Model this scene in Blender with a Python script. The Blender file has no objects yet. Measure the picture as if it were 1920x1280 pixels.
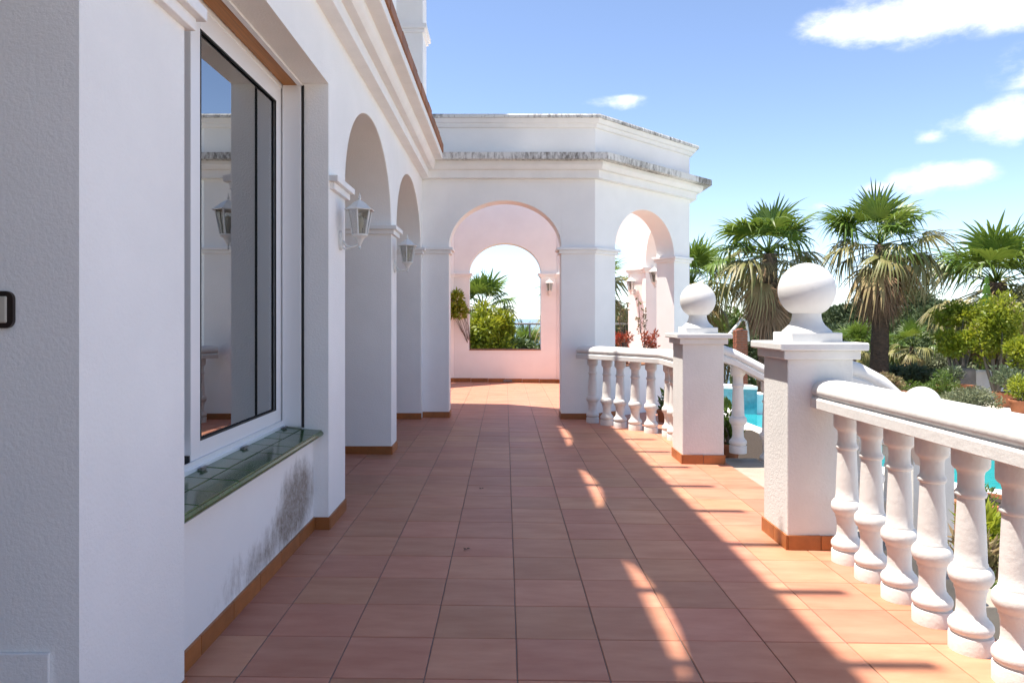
import bpy, bmesh, math, random
import numpy as np
from mathutils import Vector, Matrix, Quaternion

R = math.radians
sc = bpy.context.scene
col = sc.collection
rng = random.Random(7)

# ------------------------------------------------------------------ camera
F = 1356.0            # focal length in pixels of the 1920 px wide photograph
CX, CY, H = 947.0, 597.0, 1.277
cam_d = bpy.data.cameras.new('camera')
cam_d.sensor_width = 36.0
cam_d.lens = F / 1920 * 36
cam_d.shift_x = (960 - CX) / 1920
cam_d.shift_y = (CY - 640) / 1920
cam_d.clip_start = 0.05
cam_d.clip_end = 60000
cam = bpy.data.objects.new('camera', cam_d)
cam.location = (0, 0, H)
cam.rotation_euler = (R(90), 0, 0)
col.objects.link(cam)
sc.camera = cam

# ------------------------------------------------------------------ light
ELEV = 72.0
SUN = Vector((-math.cos(R(ELEV)), 0.030, math.sin(R(ELEV)))).normalized()
sd = bpy.data.lights.new('sun', 'SUN')
sd.energy = 3.1
sd.angle = R(0.53)
sd.color = (1.0, 0.95, 0.87)
sun = bpy.data.objects.new('sun', sd)
sun.rotation_euler = (-SUN).to_track_quat('-Z', 'Y').to_euler()
sun.location = (-20, 0, 40)
col.objects.link(sun)

world = bpy.data.worlds.new('World')
sc.world = world
world.use_nodes = True
wn, wl = world.node_tree.nodes, world.node_tree.links
for n in list(wn):
    wn.remove(n)


def wnode(t, **kw):
    n = wn.new(t)
    for k, v in kw.items():
        setattr(n, k, v)
    return n


sky = wnode('ShaderNodeTexSky', sky_type='NISHITA', sun_disc=False)
sky.sun_elevation = R(ELEV)
sky.sun_rotation = R(270)
sky.altitude = 120
sky.air_density = 0.66
sky.dust_density = 0.35
sky.ozone_density = 2.0
wtc = wnode('ShaderNodeTexCoord')


def wmath(op, a, b=None, c=None):
    n = wnode('ShaderNodeMath', operation=op)
    for i, v in enumerate((a, b, c)):
        if v is None:
            continue
        if isinstance(v, (int, float)):
            n.inputs[i].default_value = v
        else:
            wl.new(v, n.inputs[i])
    return n.outputs[0]


# fair-weather clouds: soft blobs broken up by noise, spread round the whole sky
def pdir(px, py):
    return Vector(((px - CX) / F, 1.0, -(py - CY) / F)).normalized()


clouds = []   # centre direction, half width, half height (radians), strength
for (px, py, rx, rz, s) in ((1640, 40, 120, 42, 1.0), (1740, 10, 150, 55, 1.15), (1900, 5, 140, 40, 1.0), (1580, 72, 50, 22, .75),
                            (1855, 228, 88, 28, 1.1), (1905, 222, 50, 40, 1.1), (1744, 258, 34, 17, 1.0),
                            (1765, 332, 76, 28, 1.05), (1150, 195, 62, 15, .62), (1180, 186, 36, 9, .62),
                            (1640, 352, 36, 12, .62), (1545, 385, 30, 11, .62), (2150, 90, 170, 60, 1.0), (2250, 300, 120, 40, 1.0)):
    clouds.append((pdir(px, py), rx / F, rz / F, s))
crng = random.Random(3)
for k in range(9):
    az = R(70 + k * 29)
    el = R(crng.uniform(8, 38))
    d = Vector((math.sin(az) * math.cos(el), math.cos(az) * math.cos(el), math.sin(el)))
    clouds.append((d, crng.uniform(.08, .16), crng.uniform(.03, .05), 1.0))
nz = wnode('ShaderNodeTexNoise')
nz.inputs['Scale'].default_value = 9.0
nz.inputs['Detail'].default_value = 8.0
nz.inputs['Roughness'].default_value = 0.62
mp = wnode('ShaderNodeMapping')
mp.inputs['Scale'].default_value = (1, 1, 1.9)
wl.new(wtc.outputs['Generated'], mp.inputs['Vector'])
wl.new(mp.outputs[0], nz.inputs['Vector'])
total = None
for (d, rx, rz, s) in clouds:
    sub = wnode('ShaderNodeVectorMath', operation='SUBTRACT')
    wl.new(wtc.outputs['Generated'], sub.inputs[0])
    sub.inputs[1].default_value = d
    scl = wnode('ShaderNodeVectorMath', operation='MULTIPLY')
    wl.new(sub.outputs[0], scl.inputs[0])
    scl.inputs[1].default_value = (1 / rx, 1 / rx, 1 / rz)
    ln = wnode('ShaderNodeVectorMath', operation='LENGTH')
    wl.new(scl.outputs[0], ln.inputs[0])
    blob = wmath('MULTIPLY', wmath('MAXIMUM', wmath('SUBTRACT', 1.25, ln.outputs['Value']), 0.0), s)
    total = blob if total is None else wmath('MAXIMUM', total, blob)
nd = wmath('MULTIPLY', wmath('SUBTRACT', nz.outputs[0], 0.5), 3.4)
mask = wmath('ADD', total, wmath('MULTIPLY', nd, wmath('MINIMUM', wmath('MULTIPLY', total, 3.0), 1.0)))
mr = wnode('ShaderNodeMapRange', interpolation_type='SMOOTHSTEP')
wl.new(mask, mr.inputs[0])
mr.inputs[1].default_value = 0.16
mr.inputs[2].default_value = 1.55
mr.inputs[3].default_value = 0.0
mr.inputs[4].default_value = 0.93
mixc = wnode('ShaderNodeMix', data_type='RGBA')
wl.new(mr.outputs[0], mixc.inputs[0])
wl.new(sky.outputs[0], mixc.inputs[6])
mixc.inputs[7].default_value = (5.6, 5.75, 6.0, 1)
bg = wnode('ShaderNodeBackground')
bg.inputs[1].default_value = 0.092
wl.new(mixc.outputs[2], bg.inputs[0])
wo = wnode('ShaderNodeOutputWorld')
wl.new(bg.outputs[0], wo.inputs[0])

sc.view_settings.view_transform = 'Standard'
sc.view_settings.look = 'None'
sc.view_settings.gamma = 1.0
sc.view_settings.use_curve_mapping = False
sc.view_settings.use_white_balance = True      # the photograph is balanced for the shade
sc.view_settings.white_balance_temperature = 6900
sc.view_settings.white_balance_tint = 12
sc.view_settings.exposure = 1.76
sc.render.engine = 'CYCLES'
sc.cycles.max_bounces = 9
sc.cycles.diffuse_bounces = 6
sc.cycles.glossy_bounces = 4
sc.cycles.transmission_bounces = 6
sc.cycles.transparent_max_bounces = 12
sc.cycles.caustics_reflective = False
sc.cycles.caustics_refractive = False
sc.cycles.sample_clamp_indirect = 6.0
sc.cycles.use_denoising = True

# ------------------------------------------------------------------ helpers
ORG = {}


def at(px, py, Y):
    return Vector(((px - CX) * Y / F, Y, H - (py - CY) * Y / F))


def fz(x):
    """terrace floor: falls about one per cent towards the balustrade"""
    return -0.012 * x


def thing(name, label, cat, loc=(0, 0, 0), group=None):
    o = bpy.data.objects.new(name, None)
    o.empty_display_size = 0.2
    o.location = loc
    col.objects.link(o)
    o['label'] = label
    o['category'] = cat
    if group:
        o['group'] = group
    ORG[o.name] = Vector(loc)
    return o


def part_empty(name, parent):
    o = bpy.data.objects.new(name, None)
    o.parent = parent
    col.objects.link(o)
    ORG[o.name] = ORG[parent.name]
    return o


def structure(o):
    o['kind'] = 'structure'
    return o


def tag(o, label, cat, group=None):
    o['label'] = label
    o['category'] = cat
    if group:
        o['group'] = group
    return o


def put(name, mesh, parent, loc, rot=(0, 0, 0), scale=(1, 1, 1)):
    """one more object that shares mesh data; loc is in world space"""
    o = bpy.data.objects.new(name, mesh)
    col.objects.link(o)
    if parent is not None:
        o.parent = parent
        o.location = Vector(loc) - ORG[parent.name]
        ORG[o.name] = ORG[parent.name]
    else:
        o.location = loc
    o.rotation_euler = rot
    o.scale = scale
    return o


class MB:
    def __init__(self):
        self.v, self.f = [], []

    def quad(self, *p):
        i = len(self.v)
        self.v += [tuple(q) for q in p]
        self.f.append(tuple(range(i, i + len(p))))

    def box(self, a, b):
        x0, y0, z0 = a
        x1, y1, z1 = b
        i = len(self.v)
        self.v += [(x0, y0, z0), (x1, y0, z0), (x1, y1, z0), (x0, y1, z0), (x0, y0, z1), (x1, y0, z1), (x1, y1, z1), (x0, y1, z1)]
        self.f += [tuple(i + k for k in q) for q in ((0, 3, 2, 1), (4, 5, 6, 7), (0, 1, 5, 4), (1, 2, 6, 5), (2, 3, 7, 6), (3, 0, 4, 7))]

    def prism(self, poly, z0, z1, poly1=None):
        n = len(poly)
        i = len(self.v)
        poly1 = poly1 or poly
        self.v += [(p[0], p[1], z0) for p in poly] + [(p[0], p[1], z1) for p in poly1]
        self.f.append(tuple(i + k for k in reversed(range(n))))
        self.f.append(tuple(i + n + k for k in range(n)))
        for k in range(n):
            j = (k + 1) % n
            self.f.append((i + k, i + j, i + n + j, i + n + k))

    def lathe(self, prof, seg=24, c=(0, 0, 0), rot0=0.0, cap=True):
        i = len(self.v)
        for (r, z) in prof:
            for k in range(seg):
                a = rot0 + 2 * math.pi * k / seg
                self.v.append((c[0] + r * math.cos(a), c[1] + r * math.sin(a), c[2] + z))
        for m in range(len(prof) - 1):
            for k in range(seg):
                j = (k + 1) % seg
                self.f.append((i + m * seg + k, i + m * seg + j, i + (m + 1) * seg + j, i + (m + 1) * seg + k))
        if cap:
            self.f.append(tuple(i + k for k in reversed(range(seg))))
            self.f.append(tuple(i + (len(prof) - 1) * seg + k for k in range(seg)))

    def tube(self, pts, rad, seg=8):
        pts = [Vector(p) for p in pts]
        if not isinstance(rad, (list, tuple)):
            rad = [rad] * len(pts)
        i = len(self.v)
        up = Vector((0, 0, 1))
        for k, p in enumerate(pts):
            d = (pts[min(k + 1, len(pts) - 1)] - pts[max(k - 1, 0)]).normalized()
            ref = up if abs(d.z) < 0.95 else Vector((1, 0, 0))
            s = d.cross(ref).normalized()
            t = s.cross(d).normalized()
            for q in range(seg):
                a = 2 * math.pi * q / seg
                w = p + (s * math.cos(a) + t * math.sin(a)) * rad[k]
                self.v.append(tuple(w))
        for m in range(len(pts) - 1):
            for q in range(seg):
                j = (q + 1) % seg
                self.f.append((i + m * seg + q, i + m * seg + j, i + (m + 1) * seg + j, i + (m + 1) * seg + q))
        self.f.append(tuple(i + q for q in reversed(range(seg))))
        self.f.append(tuple(i + (len(pts) - 1) * seg + q for q in range(seg)))

    def sweep(self, path, sect):
        """closed section of (side, up) points along a path; up stays vertical"""
        path = [Vector(p) for p in path]
        n = len(sect)
        i = len(self.v)
        for k, p in enumerate(path):
            d0 = (path[k] - path[max(k - 1, 0)])
            d1 = (path[min(k + 1, len(path) - 1)] - path[k])
            if k == 0:
                d0 = d1
            if k == len(path) - 1:
                d1 = d0
            h0 = Vector((d0.x, d0.y, 0)).normalized()
            h1 = Vector((d1.x, d1.y, 0)).normalized()
            h = (h0 + h1).normalized()
            s = Vector((h.y, -h.x, 0)) / max(h.dot(h0), 0.3)
            for (a, b) in sect:
                w = p + s * a + Vector((0, 0, b))
                self.v.append(tuple(w))
        for m in range(len(path) - 1):
            for q in range(n):
                j = (q + 1) % n
                self.f.append((i + m * n + q, i + m * n + j, i + (m + 1) * n + j, i + (m + 1) * n + q))
        self.f.append(tuple(i + q for q in reversed(range(n))))
        self.f.append(tuple(i + (len(path) - 1) * n + q for q in range(n)))

    def mesh(self, name, mat, off=(0, 0, 0), smooth=None, bevel=0.0, merge=False, bseg=2):
        me = bpy.data.meshes.new(name)
        ox, oy, oz = off
        me.from_pydata([(x - ox, y - oy, z - oz) for (x, y, z) in self.v], [], self.f)
        bm = bmesh.new()
        bm.from_mesh(me)
        if merge:
            bmesh.ops.remove_doubles(bm, verts=bm.verts, dist=0.0004)
        bmesh.ops.recalc_face_normals(bm, faces=bm.faces)
        if bevel > 0:
            ed = [e for e in bm.edges if len(e.link_faces) == 2 and e.calc_face_angle(0) > R(40)]
            bmesh.ops.bevel(bm, geom=ed, offset=bevel, segments=bseg, profile=0.5, affect='EDGES', clamp_overlap=True)
        bm.to_mesh(me)
        bm.free()
        if smooth is not None:
            me.shade_smooth()
            me.set_sharp_from_angle(angle=R(14 if bevel > 0 else smooth))   # keep bevels crisp so wide faces stay flat
        if mat is not None:
            me.materials.append(mat)
        return me

    def build(self, name, mat, parent=None, **kw):
        off = ORG[parent.name] if parent is not None else (0, 0, 0)
        me = self.mesh(name, mat, off, **kw)
        o = bpy.data.objects.new(name, me)
        col.objects.link(o)
        if parent is not None:
            o.parent = parent
            ORG[o.name] = ORG[parent.name]
        else:
            ORG[o.name] = Vector((0, 0, 0))
        return o


def boxpart(name, mat, parent, a, b, bevel=0.0, **kw):
    m = MB()
    m.box(a, b)
    return m.build(name, mat, parent, bevel=bevel, smooth=35 if bevel else None, **kw)


def offset_poly(poly, d):
    """offset a counter-clockwise polygon outwards"""
    n = len(poly)
    out = []
    for k in range(n):
        p0, p1, p2 = Vector(poly[k - 1]), Vector(poly[k]), Vector(poly[(k + 1) % n])
        e0, e1 = (p1 - p0).normalized(), (p2 - p1).normalized()
        n0, n1 = Vector((e0.y, -e0.x)), Vector((e1.y, -e1.x))
        b = (n0 + n1)
        b = b / max(b.dot(n0), 1e-3)
        out.append(tuple(p1 + b * d))
    return out


# ------------------------------------------------------------------ materials
MATS = {}


def M(name, c, rough=0.6, var=None, bump=None, spec=0.5, metal=0.0, rnd=0.0, transl=0.0, c2=None, stretch=(1, 1, 1), coat=0.0, hue=0.0, alpha=None):
    """procedural material: two colours mixed by stretched noise, object-to-object variation, bump"""
    m = bpy.data.materials.new(name)
    m.use_nodes = True
    nt = m.node_tree
    N, L = nt.nodes, nt.links
    b = N['Principled BSDF']
    b.inputs['Roughness'].default_value = rough
    b.inputs['Specular IOR Level'].default_value = spec
    b.inputs['Metallic'].default_value = metal
    b.inputs['Coat Weight'].default_value = coat
    b.inputs['Coat Roughness'].default_value = 0.08
    geo = N.new('ShaderNodeNewGeometry')
    mp = N.new('ShaderNodeMapping')
    mp.inputs['Scale'].default_value = stretch
    L.new(geo.outputs['Position'], mp.inputs['Vector'])
    oi = N.new('ShaderNodeObjectInfo')
    add = N.new('ShaderNodeVectorMath')
    add.operation = 'ADD'
    rv = N.new('ShaderNodeMath')
    rv.operation = 'MULTIPLY'
    L.new(oi.outputs['Random'], rv.inputs[0])
    rv.inputs[1].default_value = 37.0 if rnd > 0 else 0.0
    L.new(mp.outputs[0], add.inputs[0])
    L.new(rv.outputs[0], add.inputs[1])
    vec = add.outputs[0]
    out = None
    if var:
        sc_, amt = var[0], var[1]
        nt_ = N.new('ShaderNodeTexNoise')
        nt_.inputs['Scale'].default_value = sc_
        nt_.inputs['Detail'].default_value = var[2] if len(var) > 2 else 4
        nt_.inputs['Roughness'].default_value = 0.6
        L.new(vec, nt_.inputs['Vector'])
        rp = N.new('ShaderNodeMapRange')
        rp.inputs[1].default_value = 0.5 - 0.22
        rp.inputs[2].default_value = 0.5 + 0.22
        L.new(nt_.outputs[0], rp.inputs[0])
        mx = N.new('ShaderNodeMix')
        mx.data_type = 'RGBA'
        L.new(rp.outputs[0], mx.inputs[0])
        c2_ = c2 if c2 else tuple(v * (1 - amt) for v in c)
        mx.inputs[6].default_value = (*c, 1)
        mx.inputs[7].default_value = (*c2_, 1)
        out = mx.outputs[2]
    else:
        rgb = N.new('ShaderNodeRGB')
        rgb.outputs[0].default_value = (*c, 1)
        out = rgb.outputs[0]
    if rnd > 0 or hue > 0:
        hs = N.new('ShaderNodeHueSaturation')
        mr_ = N.new('ShaderNodeMapRange')
        L.new(oi.outputs['Random'], mr_.inputs[0])
        mr_.inputs[3].default_value = 1 - rnd
        mr_.inputs[4].default_value = 1 + rnd
        L.new(mr_.outputs[0], hs.inputs['Value'])
        if hue > 0:
            wn_ = N.new('ShaderNodeTexWhiteNoise')
            wn_.noise_dimensions = '1D'
            L.new(oi.outputs['Random'], wn_.inputs['W'])
            mh = N.new('ShaderNodeMapRange')
            L.new(wn_.outputs['Value'], mh.inputs[0])
            mh.inputs[3].default_value = 0.5 - hue
            mh.inputs[4].default_value = 0.5 + hue
            L.new(mh.outputs[0], hs.inputs['Hue'])
        L.new(out, hs.inputs['Color'])
        out = hs.outputs[0]
    L.new(out, b.inputs['Base Color'])
    if bump:
        nb = N.new('ShaderNodeTexNoise')
        nb.inputs['Scale'].default_value = bump[0]
        nb.inputs['Detail'].default_value = 5
        nb.inputs['Roughness'].default_value = 0.65
        L.new(vec, nb.inputs['Vector'])
        bp = N.new('ShaderNodeBump')
        bp.inputs['Strength'].default_value = bump[1]
        bp.inputs['Distance'].default_value = bump[2] if len(bump) > 2 else 0.01
        L.new(nb.outputs[0], bp.inputs['Height'])
        L.new(bp.outputs[0], b.inputs['Normal'])
    if transl > 0:
        tr = N.new('ShaderNodeBsdfTranslucent')
        hs2 = N.new('ShaderNodeHueSaturation')
        hs2.inputs['Value'].default_value = 1.5
        hs2.inputs['Hue'].default_value = 0.485
        L.new(out, hs2.inputs['Color'])
        L.new(hs2.outputs[0], tr.inputs[0])
        mxs = N.new('ShaderNodeMixShader')
        mxs.inputs[0].default_value = transl
        L.new(b.outputs[0], mxs.inputs[1])
        L.new(tr.outputs[0], mxs.inputs[2])
        L.new(mxs.outputs[0], N['Material Output'].inputs[0])
    MATS[name] = m
    return m


def nodes_of(m):
    return m.node_tree.nodes, m.node_tree.links, m.node_tree.nodes['Principled BSDF']


WHITE = (0.89, 0.885, 0.87)
plaster = M('white_plaster', WHITE, 0.85, var=(2.2, 0.075, 9), bump=(85, 0.6, 0.005), spec=0.2)
plaster_smooth = M('white_masonry_paint', (0.86, 0.855, 0.845), 0.7, var=(5.0, 0.09, 9), bump=(38, 0.35, 0.005), spec=0.3)
baluster_paint = M('baluster_paint', (0.70, 0.705, 0.70), 0.75, var=(7.0, 0.12, 9), bump=(42, 0.45, 0.005), spec=0.25)
pillar_plaster = M('pillar_plaster', (0.70, 0.705, 0.70), 0.85, var=(3.0, 0.12, 9), bump=(60, 0.6, 0.006), spec=0.2)
ball_paint = M('white_ball_paint', (0.68, 0.685, 0.68), 0.75, var=(6.0, 0.06, 6), bump=(90, 0.2, 0.003), spec=0.25)
conc = M('concrete_beige', (0.36, 0.32, 0.26), 0.9, var=(7, 0.25, 8), bump=(60, 0.5, 0.006))
deckm = M('deck_stone', (0.60, 0.56, 0.50), 0.85, var=(2.0, 0.2, 6), bump=(30, 0.3, 0.004))
grout = M('grout', (0.27, 0.215, 0.19), 0.9, var=(9, 0.3, 4), bump=(80, 0.3, 0.003))
skirt_m = M('skirting_terracotta', (0.40, 0.135, 0.035), 0.42, var=(14, 0.3, 5), spec=0.5, rnd=0.12, bump=(40, 0.1, 0.002))
green_tile = M('green_glazed_tile', (0.055, 0.125, 0.035), 0.16, var=(18, 0.45, 4), spec=0.6, rnd=0.18, bump=(9, 0.03, 0.003))
alum = M('white_aluminium', (0.80, 0.80, 0.81), 0.3, spec=0.5)
rubber = M('black_rubber', (0.012, 0.012, 0.012), 0.6)
wood = M('brown_shutter_wood', (0.45, 0.16, 0.012), 0.45, var=(3, 0.45, 5), stretch=(40, 1, 1))
eave_tile = M('eave_terracotta', (0.36, 0.15, 0.07), 0.7, var=(9, 0.45, 5), rnd=0.15, bump=(30, 0.3, 0.004))
iron_white = M('white_painted_iron', (0.72, 0.73, 0.71), 0.45, var=(30, 0.15, 5), bump=(60, 0.2, 0.002))
terracotta = M('pot_terracotta', (0.42, 0.155, 0.07), 0.75, var=(6, 0.3, 6), rnd=0.12, bump=(40, 0.2, 0.003))
soil = M('potting_soil', (0.035, 0.024, 0.016), 0.95, bump=(40, 0.6, 0.01))
brickm = M('red_brick', (0.33, 0.10, 0.05), 0.85, var=(16, 0.4, 5), bump=(40, 0.6, 0.01))
metal_grey = M('grey_metal', (0.22, 0.20, 0.19), 0.45, metal=0.4)
stone_grey = M('grey_stone', (0.30, 0.28, 0.26), 0.9, var=(5, 0.45, 7), bump=(14, 0.8, 0.03))
plastic_dark = M('dark_brown_plastic', (0.022, 0.012, 0.009), 0.35)
plastic_cream = M('cream_plastic', (0.52, 0.48, 0.40), 0.4)
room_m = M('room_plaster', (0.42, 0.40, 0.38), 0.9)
roof_m = M('roof_tile', (0.36, 0.14, 0.075), 0.85, var=(3, 0.4, 6), bump=(10, 0.6, 0.05))
far_wall = M('far_house_wall', (0.66, 0.60, 0.53), 0.9, var=(1, 0.1))
far_white = M('far_white_wall', (0.75, 0.74, 0.72), 0.9, var=(1, 0.1))
far_glass = M('far_window_glass', (0.05, 0.06, 0.07), 0.15)
earth = M('dry_earth', (0.20, 0.15, 0.095), 0.95, var=(0.6, 0.45, 8), c2=(0.09, 0.095, 0.035), bump=(6, 0.6, 0.05))
bark = M('bark', (0.15, 0.105, 0.07), 0.95, var=(8, 0.5, 6), stretch=(1, 1, 0.25), bump=(16, 0.8, 0.03))
bark_grey = M('grey_bark', (0.25, 0.22, 0.18), 0.95, var=(8, 0.45, 6), stretch=(1, 1, 0.3), bump=(16, 0.7, 0.02))
palm_bark = M('palm_bark', (0.135, 0.09, 0.062), 0.95, var=(7, 0.55, 6), stretch=(1, 1, 2.4), bump=(9, 1.0, 0.06))
frond_green = M('palm_green', (0.070, 0.140, 0.020), 0.42, var=(3, 0.4), c2=(0.125, 0.190, 0.030), rnd=0.25, transl=0.26, hue=0.012)
frond_mid = M('palm_yellow_green', (0.145, 0.175, 0.040), 0.5, var=(2.6, 0.4, 6), c2=(0.32, 0.27, 0.125), rnd=0.25, transl=0.22, hue=0.012)
frond_dry = M('palm_straw', (0.36, 0.25, 0.13), 0.75, var=(3, 0.4, 6), c2=(0.20, 0.17, 0.06), rnd=0.25, transl=0.18)
frond_dead = M('palm_dead_brown', (0.20, 0.115, 0.068), 0.85, var=(4, 0.5, 6), c2=(0.32, 0.205, 0.13), rnd=0.3, transl=0.08)
leaf_pine = M('pine_needles', (0.045, 0.080, 0.028), 0.7, var=(0.9, 0.5, 4), c2=(0.085, 0.125, 0.045), rnd=0.2, transl=0.12)
leaf_lime = M('lime_leaf', (0.33, 0.36, 0.030), 0.5, var=(2.4, 0.4, 5), c2=(0.145, 0.225, 0.020), rnd=0.1, transl=0.35)
leaf_mid = M('mid_leaf', (0.062, 0.13, 0.022), 0.5, var=(3, 0.4, 4), c2=(0.12, 0.19, 0.03), rnd=0.15, transl=0.3)
leaf_dark = M('dark_leaf', (0.042, 0.080, 0.020), 0.5, var=(2, 0.4, 4), c2=(0.085, 0.13, 0.038), rnd=0.15, transl=0.2)
leaf_silver = M('silver_leaf', (0.19, 0.205, 0.12), 0.7, var=(6, 0.4, 4), c2=(0.12, 0.15, 0.075), rnd=0.1, transl=0.15)
leaf_pink = M('pinkish_leaf', (0.30, 0.19, 0.12), 0.7, var=(9, 0.4, 4), c2=(0.14, 0.17, 0.05), rnd=0.1, transl=0.2)
leaf_red = M('red_succulent', (0.40, 0.055, 0.030), 0.5, var=(9, 0.4, 4), c2=(0.28, 0.10, 0.03), rnd=0.1, transl=0.15)
leaf_jade = M('grey_green_leaf', (0.13, 0.17, 0.09), 0.5, var=(5, 0.4, 4), c2=(0.08, 0.125, 0.06), rnd=0.1, transl=0.2)
petal_cream = M('cream_petal', (0.70, 0.66, 0.45), 0.6, transl=0.3)
banana_m = M('banana_leaf', (0.14, 0.30, 0.028), 0.4, var=(14, 0.3), stretch=(1, 1, 6), transl=0.45)

# terracotta floor tile: sheen plus cloudy streaks running across
tile_m = M('floor_tile', (0.53, 0.255, 0.165), 0.46, var=(3.0, 0.3, 8), c2=(0.41, 0.163, 0.098), stretch=(1, 3.2, 1), rnd=0.10, bump=(26, 0.10, 0.002), spec=0.32, hue=0.006)

# plaster with mould low down by the far end of the window parapet
mould = M('mould_stained_plaster', WHITE, 0.88, var=(1.3, 0.05, 6), bump=(60, 0.4, 0.004), spec=0.2)
N, L, B = nodes_of(mould)
base_link = B.inputs['Base Color'].links[0].from_socket
geo = N.new('ShaderNodeNewGeometry')


def blob_mask(c, r):
    s = N.new('ShaderNodeVectorMath')
    s.operation = 'SUBTRACT'
    L.new(geo.outputs['Position'], s.inputs[0])
    s.inputs[1].default_value = c
    k = N.new('ShaderNodeVectorMath')
    k.operation = 'DIVIDE'
    L.new(s.outputs[0], k.inputs[0])
    k.inputs[1].default_value = r
    ln = N.new('ShaderNodeVectorMath')
    ln.operation = 'LENGTH'
    L.new(k.outputs[0], ln.inputs[0])
    m = N.new('ShaderNodeMath')
    m.operation = 'SUBTRACT'
    m.use_clamp = True
    m.inputs[0].default_value = 1.0
    L.new(ln.outputs['Value'], m.inputs[1])
    return m.outputs[0]


def nmath(op, a, b, clamp=False):
    m = N.new('ShaderNodeMath')
    m.operation = op
    m.use_clamp = clamp
    for i, v in enumerate((a, b)):
        if isinstance(v, (int, float)):
            m.inputs[i].default_value = v
        else:
            L.new(v, m.inputs[i])
    return m.outputs[0]


blob = nmath('ADD', blob_mask((-1.15, 4.00, 0.28), (9, 0.48, 0.27)), nmath('MULTIPLY', blob_mask((-1.15, 3.45, 0.15), (9, 0.85, 0.19)), 0.5))
ns = N.new('ShaderNodeTexNoise')
ns.inputs['Scale'].default_value = 9
ns.inputs['Detail'].default_value = 12
ns.inputs['Roughness'].default_value = 0.8
mpp = N.new('ShaderNodeMapping')
mpp.inputs['Scale'].default_value = (1, 1, 0.55)
L.new(geo.outputs['Position'], mpp.inputs[0])
L.new(mpp.outputs[0], ns.inputs['Vector'])
st = nmath('MULTIPLY', nmath('SUBTRACT', nmath('ADD', nmath('MULTIPLY', blob, 0.80), ns.outputs[0]), 0.62), 2.8, True)
st = nmath('MULTIPLY', st, nmath('MULTIPLY', blob, 4.0, True), True)
mx = N.new('ShaderNodeMix')
mx.data_type = 'RGBA'
ns3 = N.new('ShaderNodeTexNoise')
ns3.inputs['Scale'].default_value = 34
ns3.inputs['Detail'].default_value = 8
ns3.inputs['Roughness'].default_value = 0.8
L.new(geo.outputs['Position'], ns3.inputs['Vector'])
L.new(nmath('MULTIPLY', st, nmath('ADD', nmath('MULTIPLY', ns3.outputs[0], 1.3), 0.12), True), mx.inputs[0])
L.new(base_link, mx.inputs[6])
mx.inputs[7].default_value = (0.19, 0.145, 0.105, 1)
L.new(mx.outputs[2], B.inputs['Base Color'])

# weathered slab edges: grey streaks running down
slab_m = M('weathered_slab', (0.62, 0.60, 0.57), 0.9, bump=(60, 0.4, 0.006), spec=0.2)
N, L, B = nodes_of(slab_m)
geo = N.new('ShaderNodeNewGeometry')
mpp = N.new('ShaderNodeMapping')
mpp.inputs['Scale'].default_value = (15, 15, 5.0)
L.new(geo.outputs['Position'], mpp.inputs[0])
ns = N.new('ShaderNodeTexNoise')
ns.inputs['Scale'].default_value = 1.6
ns.inputs['Detail'].default_value = 8
ns.inputs['Roughness'].default_value = 0.7
L.new(mpp.outputs[0], ns.inputs['Vector'])
ns2 = N.new('ShaderNodeTexNoise')
ns2.inputs['Scale'].default_value = 0.9
ns2.inputs['Detail'].default_value = 3
L.new(geo.outputs['Position'], ns2.inputs['Vector'])
st = nmath('MULTIPLY', nmath('SUBTRACT', nmath('ADD', ns.outputs[0], nmath('MULTIPLY', ns2.outputs[0], 1.0)), 0.94), 4.5, True)
mx = N.new('ShaderNodeMix')
mx.data_type = 'RGBA'
L.new(st, mx.inputs[0])
mx.inputs[6].default_value = (0.70, 0.69, 0.66, 1)
mx.inputs[7].default_value = (0.20, 0.185, 0.165, 1)
L.new(mx.outputs[2], B.inputs['Base Color'])

# reflective solar window glass
glass_m = bpy.data.materials.new('window_glass')
glass_m.use_nodes = True
N, L = glass_m.node_tree.nodes, glass_m.node_tree.links
N.remove(N['Principled BSDF'])
gl = N.new('ShaderNodeBsdfGlossy')
gl.inputs['Color'].default_value = (0.95, 0.97, 0.98, 1)
gl.inputs['Roughness'].default_value = 0.0
tr = N.new('ShaderNodeBsdfTransparent')
tr.inputs[0].default_value = (0.32, 0.32, 0.31, 1)
lw = N.new('ShaderNodeFresnel')
lw.inputs[0].default_value = 6.5
mxs = N.new('ShaderNodeMixShader')
L.new(lw.outputs[0], mxs.inputs[0])
L.new(tr.outputs[0], mxs.inputs[1])
L.new(gl.outputs[0], mxs.inputs[2])
L.new(mxs.outputs[0], N['Material Output'].inputs[0])

lamp_glass = bpy.data.materials.new('lantern_glass')
lamp_glass.use_nodes = True
N, L = lamp_glass.node_tree.nodes, lamp_glass.node_tree.links
N.remove(N['Principled BSDF'])
gl = N.new('ShaderNodeBsdfGlossy')
gl.inputs['Roughness'].default_value = 0.12
tr = N.new('ShaderNodeBsdfTransparent')
tr.inputs[0].default_value = (0.72, 0.73, 0.71, 1)
lw = N.new('ShaderNodeFresnel')
lw.inputs[0].default_value = 1.5
mxs = N.new('ShaderNodeMixShader')
L.new(lw.outputs[0], mxs.inputs[0])
L.new(tr.outputs[0], mxs.inputs[1])
L.new(gl.outputs[0], mxs.inputs[2])
L.new(mxs.outputs[0], N['Material Output'].inputs[0])

pool_water = M('pool_water_surface', (0.02, 0.34, 0.38), 0.06, var=(1.2, 0.25), bump=(5, 0.25, 0.02), spec=0.5)
pool_tile = M('pool_tile_blue', (0.10, 0.38, 0.46), 0.2, var=(10, 0.3), spec=0.5)
sea_m = M('sea_water', (0.05, 0.12, 0.19), 0.2, var=(0.002, 0.2), spec=0.5)

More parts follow.
